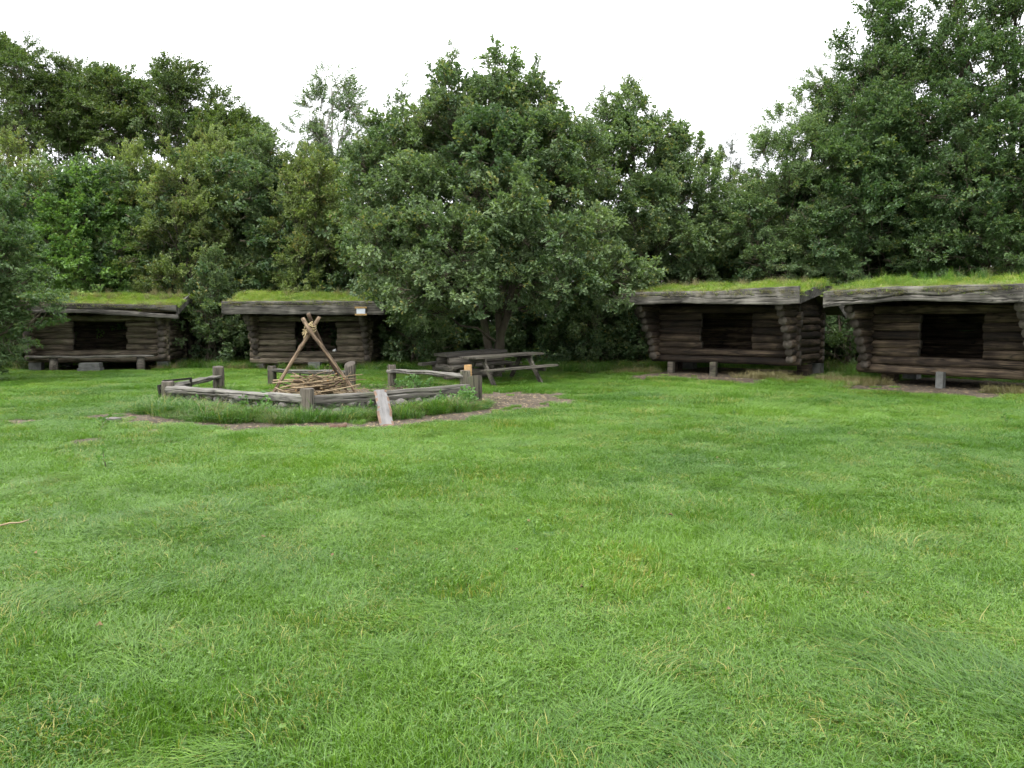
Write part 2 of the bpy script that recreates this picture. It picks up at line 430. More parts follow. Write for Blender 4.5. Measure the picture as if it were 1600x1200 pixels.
SR = np.random.default_rng(5)
SPRAYS = {
    'oak': [spray('oak_twig', L_OAK, SR, 6, 11, 0.52, 0.1, 0.06, tipw=0.62) for _ in range(5)],
    'hazel': [spray('hazel_twig', L_HAZEL, SR, 6, 9, 0.55, 0.105, 0.08, tipw=0.55, flat=0.35) for _ in range(4)],
    'olive': [spray('olive_twig', L_OLIVE, SR, 6, 12, 0.52, 0.08, 0.052, cluster=False) for _ in range(4)],
    'birch': [spray('birch_twig', L_BIRCH, SR, 6, 13, 0.6, 0.07, 0.042, spread=0.4, droop=0.5, cluster=False) for _ in range(4)],
    'alder': [spray('alder_twig', L_ALDER, SR, 6, 11, 0.55, 0.09, 0.052, spread=0.6) for _ in range(5)],
    'willow': [spray('willow_twig', L_WILLOW, SR, 6, 12, 0.55, 0.09, 0.035, spread=0.5, cluster=False) for _ in range(4)],
    'beech': [spray('beech_twig', L_BEECH, SR, 6, 11, 0.7, 0.1, 0.065, flat=0.2, cluster=False) for _ in range(4)],
    'pine': [spray('pine_twig', L_PINE, SR, 5, 16, 0.4, 0.1, 0.012, spread=0.4, cluster=False) for _ in range(3)],
}

def dir_turn(d, rng, wob=0.0):
    th = np.arccos(np.clip(d[:, 2], -1, 1)); ph = np.arctan2(d[:, 1], d[:, 0])
    return np.stack([rng.normal(0, 0.35, len(d)), th, ph], 1)

def lobe_points(lobes, dens, rng, size=(0.85, 1.35), inner=0.5, hang=0.25, leaders=0.0):
    P, D, T, S = [], [], [], []
    C = np.array([l[0] for l in lobes]); RR = np.array([l[1] for l in lobes])
    for i, (c, r) in enumerate(lobes):
        c = np.array(c); r = np.array(r)
        area = 4 * math.pi * ((r[0] * r[1]) ** 1.6 / 3 + (r[0] * r[2]) ** 1.6 / 3 + (r[1] * r[2]) ** 1.6 / 3) ** (1 / 1.6)
        n = int(area * dens)
        per = 7                                             # sprays gather on branchlets
        nc = max(4, n // per)
        dc = rng.normal(0, 1, (nc, 3)); dc /= np.linalg.norm(dc, axis=1)[:, None]
        kc = 1 - inner * rng.random(nc) ** 1.7
        cid = rng.integers(0, nc, n)
        rm = float(r.mean())
        d = dc[cid] + rng.normal(0, min(.5, .17 / max(rm, .1)), (n, 3)); d /= np.linalg.norm(d, axis=1)[:, None]
        d[:, 2] = np.where((d[:, 2] < -0.3) & (rng.random(n) < 0.5), -d[:, 2], d[:, 2])
        k = kc[cid] + rng.normal(0, .06, n)
        k *= 0.86 + 0.3 * vnoise(d[:, 0] * 3 + i * 7, d[:, 1] * 3 + d[:, 2] * 2.3 + i * 3)     # ragged outline
        p = c + d * r * k[:, None]
        q = (p[:, None, :] - C[None]) / RR[None]
        q = np.sqrt((q ** 2).sum(2)); q[:, i] = 9
        keep = ~((q.min(1) < 0.72) & (rng.random(n) < 0.8)) & (p[:, 2] > 0.1)
        p, d = p[keep], d[keep]
        ax = d + np.array([0, 0, 0.35]) + rng.normal(0, 0.35, p.shape) - np.array([0, 0, hang]) * (d[:, 2:3] < 0.1)
        ax /= np.linalg.norm(ax, axis=1)[:, None]
        P.append(p); D.append(ax)
        T.append(np.clip(rng.normal(0.5, 0.14) + rng.normal(0, 0.17, len(p)), 0, 1))
        S.append(rng.uniform(*size, len(p)))
    if leaders:
        zc = C[:, 2]; lim = np.quantile(zc, 0.45)
        for i, (c, r) in enumerate(lobes):
            if c[2] < lim: continue
            for q in range(rng.poisson(leaders)):
                a = rng.uniform(0, 6.28); f = rng.uniform(0, .75)
                b = np.array(c) + np.array([math.cos(a) * r[0] * f, math.sin(a) * r[1] * f, r[2] * math.sqrt(1 - f * f) * .9])
                h = rng.uniform(.35, 1.0); m = int(5 + h * 8)
                t = np.linspace(0, 1, m)
                lean = np.array([math.cos(a) * f * .5, math.sin(a) * f * .5, 1.0]) * h
                p = b + t[:, None] * lean + rng.normal(0, .05, (m, 3))
                ax = rng.normal(0, .55, (m, 3)) + np.array([0, 0, 1.0]); ax /= np.linalg.norm(ax, axis=1)[:, None]
                P.append(p); D.append(ax); T.append(np.clip(rng.normal(.62, .15, m), 0, 1)); S.append((.85 - .45 * t) * rng.uniform(.85, 1.1))
    return np.concatenate(P), np.concatenate(D), np.concatenate(T), np.concatenate(S)

def limb(mb, p0, p1, r0, r1, rng, sag=0.12, n=6, seg=6):
    p0 = Vector(p0); p1 = Vector(p1)
    L = (p1 - p0).length
    pts = []
    for i in range(seg + 1):
        t = i / seg
        p = p0.lerp(p1, t)
        p.z += math.sin(t * math.pi) * sag * L * (-0.5 if rng.random() < 0.3 else 0.4)
        if 0 < i < seg: p += Vector(rng.normal(0, 0.025 * L, 3))
        pts.append(p)
    mb.tube(pts, [r0 + (r1 - r0) * (i / seg) for i in range(seg + 1)], n)
    return pts

def tree(name, base, lobes, kind, label, cat='tree', dens=9, r0=0.14, seed=0, group=None, size=(0.65, 1.3), bark=M_TRUNK, stems=1, hang=0.25, top=None, sub=3, inner=0.5, leaders=1.6):
    rng = np.random.default_rng(seed)
    root = empty(name, base)
    tag(root, label, cat, group)
    b = Vector(base)
    loc = [(np.array(c) - np.array(base), r) for c, r in lobes]
    mb = MB()
    zc = np.array([c[2] for c, r in loc]); zt = zc.max()
    xm = np.average([c[0] for c, r in loc]); ym = np.average([c[1] for c, r in loc])
    tops = sorted(range(len(loc)), key=lambda i: -zc[i])[:stems]
    trunks = []
    for s in range(stems):
        c = loc[tops[s]][0]
        off = Vector((rng.normal(0, .1), rng.normal(0, .1), -0.15)) if stems > 1 else Vector((0, 0, -0.15))
        pts = [off + (Vector(c) - off) * t + Vector((rng.normal(0, .05), rng.normal(0, .05), 0)) * (0 < t < 1) for t in np.linspace(0, 1, 9)]
        rr = [r0 * (1.35 if i == 0 else 1.0) * (1 - 0.85 * i / 8) + 0.01 for i in range(9)]
        mb.tube(pts, rr, 9, jit=0.06)
        trunks.append(pts)
    for i, (c, r) in enumerate(loc):
        tr = trunks[i % stems]
        want = max(0.25, c[2] * 0.62)
        k = min(range(len(tr)), key=lambda j: abs(tr[j].z - want))
        q = limb(mb, tr[k], c, r0 * 0.38 * (1 - k / 12), 0.014, rng)
        for j in range(sub):
            d = Vector(rng.normal(0, 1, 3)); d.normalize()
            e = Vector(c) + Vector((d.x * r[0], d.y * r[1], abs(d.z) * r[2])) * 0.85
            limb(mb, q[rng.integers(3, 6)], e, 0.02, 0.006, rng, n=4, seg=4)
    link('trunk', mb.mesh(name + '_trunk', [bark], True), root)
    P, D, T, S = lobe_points(loc, dens, rng, size, inner, hang, leaders)
    cr = scatter('crown', kind, SPRAYS[kind], P, dir_turn(D, rng), S, T, root, rng)
    cr['kind'] = 'stuff'
    return root, len(P)

def px_lobe(px, py, d, rp, ry=None, rd=1.0):
    """lobe centred at a picture position at distance d, radius in picture pixels"""
    k = d / 1230.0
    sh = min(14 * 22 / d, rp * 0.3)          # leaf sprays reach beyond the lobe itself
    ry = (ry or rp)
    return (np.array(at(px, py, d)), np.array([(rp - sh) * k, (rp - sh) * k * rd, max(ry - sh, ry * .6) * k]))

def auto_lobes(px, top, bottom, hw, d, rng, n=22, shape='round', rd=1.0):
    """lobes that fill a crown envelope standing at distance d"""
    k = d / 1230.0
    top += 16
    zt = at(px, top, d).z; zb = at(px, bottom, d).z
    cx = at(px, 400, d).x
    Rm = hw * k
    out = []
    for i in range(n):
        t = (i + 0.5) / n
        prof = {'round': math.sin(math.pi * (0.13 + 0.8 * t)) ** 0.6, 'cone': (1 - t) ** 0.75 * 0.9 + 0.1, 'dome': (1 - t ** 2.6) ** 0.55, 'col': 0.7 + 0.3 * math.sin(math.pi * t)}[shape]
        a = i * 2.399 + rng.uniform(-.4, .4)
        lr = Rm * rng.uniform(0.3, 0.44) * (0.55 + 0.45 * prof)
        rad = max(0, Rm * prof - lr) * math.sqrt(rng.uniform(0.45, 1.0))
        z = zb + lr * 0.5 + (zt - lr * 0.9 - zb - lr * 0.5) * t
        out.append((np.array([cx + math.cos(a) * rad, d + math.sin(a) * rad * rd, z]), np.array([lr, lr, lr * rng.uniform(.7, .95)])))
    return out

# ------------------------------------------------------------------ ground
FC = np.array([-3.55, 15.45])          # middle of the fire ring
SHELTERS = [  # front left corner of the wall, turn, width, opening, sill height, ground, overhang
    dict(c=(-14.50, 23.86), rz=R(10), w=3.75, op=(1.15, 2.68), z0=0.27, g=0.02, oh=0.85, b0=-0.55, b1=4.35, wall=1.42),
    dict(c=(-8.10, 25.00), rz=0.0, w=3.50, op=(1.25, 2.55), z0=0.17, g=0.0, oh=1.15, b0=-0.62, b1=4.25, wall=1.52),
    dict(c=(4.02, 21.70), rz=R(-38), w=3.72, op=(1.28, 2.68), z0=0.42, g=0.13, oh=1.2, b0=-0.42, b1=4.22, wall=1.5),
    dict(c=(8.50, 18.70), rz=R(-50), w=3.45, op=(1.15, 2.45), z0=0.32, g=0.06, oh=1.2, b0=-0.5, b1=3.55, wall=1.56),
]
def shelter_local(S, x, y):
    dx, dy = x - S['c'][0], y - S['c'][1]
    c, s = math.cos(S['rz']), math.sin(S['rz'])
    return dx * c + dy * s, -dx * s + dy * c

def ground_z(x, y):
    x = np.asarray(x, float); y = np.asarray(y, float)
    z = (vnoise(x, y, 2.6) - 0.5) * 0.07 + (vnoise(x + 9, y + 4, 0.8) - 0.5) * 0.025
    z = z * sstep(0, 3, y)
    r = np.hypot(x - FC[0], y - FC[1])
    z = z + 0.04 * sstep(3.75, 3.2, r) - 0.03 * sstep(2.6, 1.6, r)
    for S in SHELTERS:
        u, v = shelter_local(S, x, y)
        m = sstep(-2.8, -1.0, v) * sstep(6.5, 4.5, v) * sstep(-1.8, -0.4, u) * sstep(S['w'] + 1.8, S['w'] + 0.4, u)
        z = z * (1 - 0.6 * m) + S['g'] * m
    z = z + 0.0006 * np.clip(y - 28, 0, 60) ** 2 * 0.2
    return z

def dirt(x, y):
    x = np.asarray(x, float); y = np.asarray(y, float)
    dx, dy = x - FC[0], y - FC[1]
    r = np.hypot(dx, dy); a = np.arctan2(dy, dx)
    nz = (vnoise(x, y, 0.5) - 0.5) * 0.55 + (vnoise(x, y, 0.17) - .5) * 0.25
    band = sstep(3.4, 3.6, r + nz * 0.4) * sstep(4.5, 4.15, r + nz * 1.0)
    front = sstep(-2.6, -2.35, a) * sstep(0.25, 0.1, a)
    d = band * front
    d = np.maximum(d, sstep(2.55, 2.1, r + nz) * (0.25 + 0.75 * sstep(.3, .55, vnoise(x, y, 0.9))))
    # worn patch on the way to the tables
    ex, ey = (x - 0.05) / 1.2, (y - 15.0) / 2.1
    d = np.maximum(d, sstep(1.1, 0.8, np.hypot(ex, ey) + nz))
    ex, ey = (x + 3.0) / 1.4, (y - 18.3) / 0.8
    d = np.maximum(d, 0.8 * sstep(1.1, 0.7, np.hypot(ex, ey) + nz))
    for i, S in enumerate(SHELTERS):
        u, v = shelter_local(S, x, y)
        deep = [0.85, 0.8, 1.75, 1.65][i]
        m = sstep(-deep - 0.1, -deep + 0.25, v + nz * 0.6 + 0.3 * (u / S['w'] - .5) ** 2 * 4) * sstep(3.2, 2.8, v) * sstep(0.0, 0.4, u + nz * .4) * sstep(S['w'], S['w'] - .4, u + nz * .4)
        d = np.maximum(d, m)
    # small worn spots on the lawn, left
    d = np.maximum(d, 0.9 * sstep(0.74, 0.84, vnoise(x + 3, y * 1.0, 0.4)) * sstep(-3.5, -5.5, x) * sstep(8.0, 9.5, y) * sstep(13.5, 12.5, y))
    return np.clip(d, 0, 1)

def build_ground():
    xs = np.concatenate([np.linspace(-400, -40, 10)[:-1], np.linspace(-40, -18, 30)[:-1], np.linspace(-18, 14, 230)[:-1], np.linspace(14, 40, 34)[:-1], np.linspace(40, 400, 10)])
    ys = np.concatenate([np.linspace(-60, 0, 8)[:-1], np.linspace(0, 29, 220)[:-1], np.linspace(29, 50, 20)[:-1], np.linspace(50, 900, 12)])
    X, Y = np.meshgrid(xs, ys)
    Z = ground_z(X, Y)
    Z = np.where(Y > 50, ground_z(X, np.full_like(Y, 50.0)), Z)
    me = bpy.data.meshes.new('lawn')
    nx, ny = len(xs), len(ys)
    vs = np.stack([X, Y, Z], 2).reshape(-1, 3)
    idx = np.arange(nx * ny).reshape(ny, nx)
    fs = np.stack([idx[:-1, :-1], idx[:-1, 1:], idx[1:, 1:], idx[1:, :-1]], 2).reshape(-1, 4)
    me.from_pydata(vs.tolist(), [], fs.tolist())
    a = me.attributes.new('dirt', 'FLOAT', 'POINT'); a.data.foreach_set('value', dirt(X, Y).astype('f').ravel())
    me.polygons.foreach_set('use_smooth', [True] * len(me.polygons))
    m, nt, b = nodes('lawn_soil')
    tc = nt.nodes.new('ShaderNodeNewGeometry')
    def noise(scale, detail=6):
        n = nt.nodes.new('ShaderNodeTexNoise'); n.inputs['Scale'].default_value = scale; n.inputs['Detail'].default_value = detail; n.inputs['Roughness'].default_value = 0.65
        nt.links.new(tc.outputs['Position'], n.inputs['Vector']); return n
    n1, n2 = noise(1.3), noise(26, 10)
    g = ramp(nt, [(0.3, (0.035, 0.065, 0.012)), (0.6, (0.06, 0.1, 0.02)), (0.8, (0.09, 0.1, 0.035))]); nt.links.new(n2.outputs[0], g.inputs[0])
    d = ramp(nt, [(0.34, (0.016, 0.0125, 0.009)), (0.5, (0.06, 0.048, 0.035)), (0.68, (0.145, 0.122, 0.094))])
    ad = nt.nodes.new('ShaderNodeMath'); ad.operation = 'MULTIPLY_ADD'; ad.inputs[1].default_value = 0.55
    h2 = nt.nodes.new('ShaderNodeMath'); h2.operation = 'MULTIPLY'; h2.inputs[1].default_value = 0.45
    nt.links.new(n1.outputs[0], h2.inputs[0]); nt.links.new(n2.outputs[0], ad.inputs[0]); nt.links.new(h2.outputs[0], ad.inputs[2])
    nt.links.new(ad.outputs[0], d.inputs[0])
    at_d = nt.nodes.new('ShaderNodeAttribute'); at_d.attribute_name = 'dirt'
    mr = nt.nodes.new('ShaderNodeMapRange'); mr.inputs[1].default_value = 0.25; mr.inputs[2].default_value = 0.6
    nt.links.new(at_d.outputs['Fac'], mr.inputs[0])
    mx = nt.nodes.new('ShaderNodeMixRGB'); nt.links.new(mr.outputs[0], mx.inputs[0]); nt.links.new(g.outputs[0], mx.inputs[1]); nt.links.new(d.outputs[0], mx.inputs[2])
    nt.links.new(mx.outputs[0], b.inputs['Base Color']); b.inputs['Roughness'].default_value = 0.95; b.inputs['Specular IOR Level'].default_value = 0.15
    bp = nt.nodes.new('ShaderNodeBump'); bp.inputs['Strength'].default_value = 0.8; bp.inputs['Distance'].default_value = 0.03
    nt.links.new(n2.outputs[0], bp.inputs['Height']); nt.links.new(bp.outputs[0], b.inputs['Normal'])
    me.materials.append(m)
    tag(link('lawn', me), 'clearing floor of soil and turf between the shelters', None, None, 'structure')
build_ground()

# ------------------------------------------------------------------ grass
def grass_tile(name, mat, rng, n, half, h, w, lean=0.5, clover=0, flow=None, fs=0.9, fr=0.65):
    V, Fc, A = [], [], []
    fa = rng.uniform(0, 2 * math.pi) if flow is None else flow
    for _ in range(n):
        x, y = rng.uniform(-half, half, 2)
        hh = h * rng.uniform(0.45, 1.25); ww = w * rng.uniform(0.7, 1.3)
        a = fa + rng.normal(0, fs) if rng.random() < fr else rng.uniform(0, 2 * math.pi)
        ln = hh * lean * rng.uniform(0.3, 1.9)
        dx, dy = math.cos(a), math.sin(a)
        sa = a + math.pi / 2 + rng.normal(0, .6)
        sx, sy = math.cos(sa) * ww / 2, math.sin(sa) * ww / 2
        o = len(V)
        m = (x + dx * ln * 0.35, y + dy * ln * 0.35, hh * 0.62)
        t = (x + dx * ln, y + dy * ln, hh * rng.uniform(0.7, 1.0))
        V.extend([(x - sx, y - sy, -0.01), (x + sx, y + sy, -0.01), (m[0] + sx * .8, m[1] + sy * .8, m[2]), (m[0] - sx * .8, m[1] - sy * .8, m[2]), t])
        Fc.extend([(o, o + 1, o + 2, o + 3), (o + 3, o + 2, o + 4)])
        A.extend([rng.random() ** 1.3] * 5)
    for _ in range(clover):
        x, y = rng.uniform(-half, half, 2); z = h * rng.uniform(0.4, 0.8); r = rng.uniform(0.005, 0.009); a0 = rng.uniform(0, 6.28)
        v = rng.random() * 0.7
        for k in range(3):
            a = a0 + k * 2.094
            o = len(V)
            c, s = math.cos(a), math.sin(a)
            V.extend([(x, y, z), (x + c * r - s * r * .7, y + s * r + c * r * .7, z + rng.uniform(-.004, .008)), (x + c * 2 * r, y + s * 2 * r, z + .002), (x + c * r + s * r * .7, y + s * r - c * r * .7, z + rng.uniform(-.004, .008))])
            Fc.append((o, o + 1, o + 2, o + 3)); A.extend([v] * 4)
    return source(name, V, Fc, A, [mat])

GR = np.random.default_rng(21)
LAWN = [grass_tile('lawn_tuft', L_GRASS, GR, 640, 0.21, 0.052, 0.0042, lean=1.0, clover=c) for c in (0, 15, 40, 0, 25, 6, 0, 60)]
TALL = [grass_tile('tall_tuft', L_GRASS, GR, 80, 0.13, 0.2, 0.0065, lean=q) for q in (.6, .9, 1.3, 1.0)] + [grass_tile('tall_tuft', L_DRY, GR, 40, 0.15, 0.2, 0.006, lean=1.2)]
LONG = [grass_tile('lying_tuft', L_GRASS, GR, 110, 0.11, 0.085, 0.0046, lean=q, flow=0.0, fs=0.4, fr=0.85) for q in (1.3, 1.8, 1.5, 1.1)]
TURF = [grass_tile('turf_tuft', L_TURF, GR, 170, 0.16, 0.12, 0.006, lean=0.7) for _ in range(5)]
DRY = [grass_tile('dry_tuft', L_DRY, GR, 80, 0.14, 0.17, 0.006, lean=0.9) for _ in range(3)]

def in_shelter(x, y):
    m = np.zeros_like(x, bool)
    for S in SHELTERS:
        u, v = shelter_local(S, x, y)
        m |= (u > -0.25) & (u < S['w'] + 0.25) & (v > -0.2) & (v < 2.7)
    return m

def build_grass():
    P = []
    for (y0, y1, sp, sc) in ((1.6, 6.5, 0.235, 1.0), (6.5, 13.5, 0.28, 1.12), (13.5, 29.5, 0.38, 1.5)):
        ys = np.arange(y0, y1, sp)
        for y in ys:
            hw = min(y * 0.68 + 0.6, 19)
            xs = np.arange(-hw, hw, sp)
            k = len(xs)
            P.append(np.stack([xs + GR.uniform(-.42, .42, k) * sp, np.full(k, y) + GR.uniform(-.42, .42, k) * sp, np.full(k, sc)], 1))
    P = np.concatenate(P)
    x, y, sc = P.T
    dm = dirt(x, y)
    keep = (dm < GR.uniform(.15, .5, len(x))) & ~in_shelter(x, y)
    x, y, sc, dm = x[keep], y[keep], sc[keep], dm[keep]
    # short broken turf feathers out over the worn ground
    n3 = 9000
    X3 = np.concatenate([GR.uniform(-8.5, 2.2, n3), GR.uniform(-15, 13, n3)]); Y3 = np.concatenate([GR.uniform(10.5, 19.5, n3), GR.uniform(15, 26, n3)])
    d3 = dirt(X3, Y3)
    k3 = (d3 > 0.12) & (GR.random(2 * n3) > d3 * 1.5 + .35) & ~in_shelter(X3, Y3)
    k3 |= (d3 > .5) & (GR.random(2 * n3) < 0.012) & ~in_shelter(X3, Y3)
    x = np.concatenate([x, X3[k3]]); y = np.concatenate([y, Y3[k3]]); sc = np.concatenate([sc, GR.uniform(.25, .6, k3.sum())]); dm = np.concatenate([dm, np.full(k3.sum(), .5)])
    hgt = 0.55 + 0.9 * vnoise(x, y, 0.9) * vnoise(x + 5, y, 0.33) * 2
    hgt *= (1 - 0.5 * dm)
    tint = np.clip(0.12 + 0.45 * vnoise(x + 20, y + 7, 2.2) + 0.3 * vnoise(x, y + 30, 0.5) + GR.normal(0, 0.08, len(x)) + 0.12 * sstep(0.55, .8, vnoise(x - 9, y, 1.2)), 0, 1)
    fl = np.floor(vnoise(x + 40, y, 1.4) * 6) + GR.normal(0, 0.8, len(x))
    turn = np.stack([np.zeros(len(x)), np.zeros(len(x)), fl], 1)
    size = np.stack([sc, sc, sc ** 0.35 * hgt], 1)
    z = ground_z(x, y)
    o = scatter('grass', 'lawn', LAWN, np.stack([x, y, z], 1), turn, size, tint)
    tag(o, 'short green lawn grass covering the whole clearing', 'grass', None, 'stuff')
    print('lawn tufts', len(x))
    # tussocks of longer blades lying over in swirls
    n4 = 5200
    y4 = 1.8 + 12.2 * GR.random(n4) ** 0.8; x4 = GR.uniform(-.7, .7, n4) * (y4 + .3)
    w4 = vnoise(x4 + 13, y4 + 2, 0.75) * 0.6 + vnoise(x4 - 3, y4 + 17, 0.25) * 0.4 + 0.08 * sstep(-1, 2, x4)
    k4 = (w4 > 0.58) & (dirt(x4, y4) < .2) & (GR.random(n4) < .55)
    x4, y4, w4 = x4[k4], y4[k4], w4[k4]
    m4 = len(x4)
    h4 = 0.45 + 1.0 * (w4 - .5)
    o = scatter('tussock_grass', 'long', LONG, np.stack([x4, y4, ground_z(x4, y4)], 1), np.stack([np.zeros(m4), np.zeros(m4), vnoise(x4, y4, 1.1) * 12 + GR.normal(0, .35, m4)], 1), np.stack([.8 + .5 * GR.random(m4), .8 + .5 * GR.random(m4), h4], 1), np.clip(0.3 + .6 * vnoise(x4 + 3, y4 + 8, .6) + GR.normal(0, .15, m4), 0, 1))
    tag(o, 'longer grass blades lying over in tussocks across the near lawn', 'grass', None, 'stuff')
    print('tussocks', m4)
    # longer grass: the skirt round the fire ring, the feet of the shelters and the edge of the wood
    n = 9000
    X = GR.uniform(-7.6, 0.4, n); Y = GR.uniform(11.2, 17, n)
    A, C, Hh = (-6.43, 14.7), (-3.32, 12.75), (-.68, 14.3)
    f1 = (Y - A[1]) - (C[1] - A[1]) / (C[0] - A[0]) * (X - A[0])
    f2 = (Y - C[1]) - (Hh[1] - C[1]) / (Hh[0] - C[0]) * (X - C[0])
    fr = np.where(X < C[0], f1, f2)                     # below zero: in front of the rails
    r = np.hypot(X - FC[0], Y - FC[1])
    k = (fr < -0.06) & (r < 3.6 + .2 * (vnoise(X, Y, .4) - .5)) & (X > -6.55) & (X < -.45)
    X, Y, fr = X[k], Y[k], fr[k]
    H = (0.15 + 0.72 * vnoise(X, Y, 0.28)) * np.exp(GR.normal(0, .32, len(X))) * (0.22 + 0.78 * sstep(-.1, -.9, fr))
    ex, ey = [X], [Y]; eh = [H]
    m = 700
    a = GR.uniform(0.4, 2.6, m); r = GR.normal(2.9, 0.25, m); kk = vnoise(FC[0] + r * np.cos(a), FC[1] + r * np.sin(a), 0.8) > 0.5
    ex.append((FC[0] + r * np.cos(a))[kk]); ey.append((FC[1] + r * np.sin(a))[kk]); eh.append(np.full(kk.sum(), 0.55))
    n2 = 7000
    X = GR.uniform(-18, 14, n2); Y = GR.uniform(19.5, 28, n2)
    edge = 24.2 + 1.2 * (vnoise(X, Y * 0, 2.0) - .5) - 1.4 * sstep(-2, 3, X) - 2.5 * sstep(5, 10, X)
    k = (Y > edge) & ~in_shelter(X, Y) & (dirt(X, Y) < 0.4)
    ex.append(X[k]); ey.append(Y[k]); eh.append(GR.uniform(0.6, 1.6, k.sum()))
    X = np.concatenate(ex); Y = np.concatenate(ey); H = np.concatenate(eh)
    o = scatter('long_grass', 'tall', TALL, np.stack([X, Y, ground_z(X, Y)], 1), np.stack([GR.normal(0, .15, len(X)), GR.normal(0, .15, len(X)), GR.uniform(0, 6.28, len(X))], 1), np.stack([H * .3 + .7, H * .3 + .7, H], 1), np.clip(GR.normal(0.18, 0.2, len(X)), 0, 1))
    tag(o, 'long unmown grass round the fire ring and along the wood edge', 'grass', None, 'stuff')
    # dry straw tufts at the corners of the shelters
    X, Y, H = [], [], []
    for i, S in enumerate(SHELTERS):
        spots = [[(3.9, -0.3, .25, 12)], [(-0.5, -.5, .3, 35)], [(3.5, -0.7, .35, 45), (-.2, -.8, .25, 18)], [(-.2, -.6, .4, 60), (3.1, -.5, .3, 25)]][i]
        for u, v, s, n in spots:
            uu = GR.normal(u, s, n); vv = GR.normal(v, s * .6, n)
            c, sn = math.cos(S['rz']), math.sin(S['rz'])
            X.append(S['c'][0] + uu * c - vv * sn); Y.append(S['c'][1] + uu * sn + vv * c); H.append(GR.uniform(.5, 1.2, n))
    X = np.concatenate(X); Y = np.concatenate(Y); H = np.concatenate(H)
    o = scatter('dry_grass', 'dry', DRY, np.stack([X, Y, ground_z(X, Y)], 1), np.stack([GR.normal(0, .2, len(X)), GR.normal(0, .2, len(X)), GR.uniform(0, 6.28, len(X))], 1), H, GR.random(len(X)))
    tag(o, 'straw coloured dry grass at the shelter corners', 'grass', None, 'stuff')
build_grass()

# ------------------------------------------------------------------ log shelters
def log_mesh(L, r, taper=0.0, n=9, rng=random, flat=0.0, mats=(M_LOG, M_END)):
    mb = MB()
    seg = max(2, int(L / 0.45))
    ox, oz = 0.0, 0.0
    pts, rad = [], []
    for i in range(seg + 1):
        t = i / seg
        pts.append((L * t, rng.uniform(-.013, .013), rng.uniform(-.01, .01)))
        rad.append(r * (1 - taper * t) * rng.uniform(.92, 1.07))
    mb.tube(pts, rad, n, 0, 1, 1, jit=0.06)
    return mb.mesh('log', list(mats), True)

def smooth_by_angle(me, ang=0.7):
    try:
        me.set_sharp_from_angle(angle=ang)
    except Exception:
        pass

def wavy_plank(L, h, th, mats, top=None, bot=None, crack=None, nx=56, nz=9, bulge=0.012, seed=0, name='plank'):
    """plank along +X, front face at y = 0 looking to -Y; wavy edges and cracks pressed into the front"""
    rg = random.Random(seed)
    top = top or (lambda t: h); bot = bot or (lambda t: 0.0)
    V, Fc = [], []
    ph = [rg.uniform(0, 6) for _ in range(6)]
    wob = lambda t, k: 0.010 * math.sin(7 * t + ph[k]) + 0.006 * math.sin(19 * t + ph[k + 1]) + rg.uniform(-.003, .003)
    for i in range(nx + 1):
        t = i / nx
        a = bot(t) + wob(t, 0); b = top(t) + wob(t, 2)
        for j in range(nz + 1):
            s = j / nz
            z = a + (b - a) * s
            y = -bulge * math.sin(math.pi * s) + rg.uniform(-.003, .003)
            if j in (0, nz): y += 0.012
            if crack:
                for (f, wd, dp) in crack:
                    zc = f(t)
                    if zc is not None and abs(z - zc) < wd: y += dp * (1 - abs(z - zc) / wd)
            V.append((L * t, y, z))
    n1 = nz + 1
    for i in range(nx):
        for j in range(nz):
            Fc.append((i * n1 + j, (i + 1) * n1 + j, (i + 1) * n1 + j + 1, i * n1 + j + 1))
    o = len(V)
    for i in range(nx + 1):
        V.append((V[i * n1][0], th, V[i * n1][2])); V.append((V[i * n1 + nz][0], th, V[i * n1 + nz][2]))
    for i in range(nx):
        b0, b1, t0, t1 = o + 2 * i, o + 2 * i + 2, o + 2 * i + 1, o + 2 * i + 3
        Fc.append((b0, t0, t1, b1)); Fc.append((i * n1, b0, b1, (i + 1) * n1)); Fc.append((i * n1 + nz, (i + 1) * n1 + nz, t1, t0))
    Fc.append(tuple(range(nz, -1, -1)) + (o, o + 1))
    e = nx * n1
    Fc.append(tuple(e + j for j in range(n1)) + (o + 2 * nx + 1, o + 2 * nx))
    me = bpy.data.meshes.new(name)
    me.from_pydata(V, [], Fc)
    for m in mats: me.materials.append(m)
    me.polygons.foreach_set('use_smooth', [True] * len(me.polygons))
    me.update(); smooth_by_angle(me, 0.6)
    return me

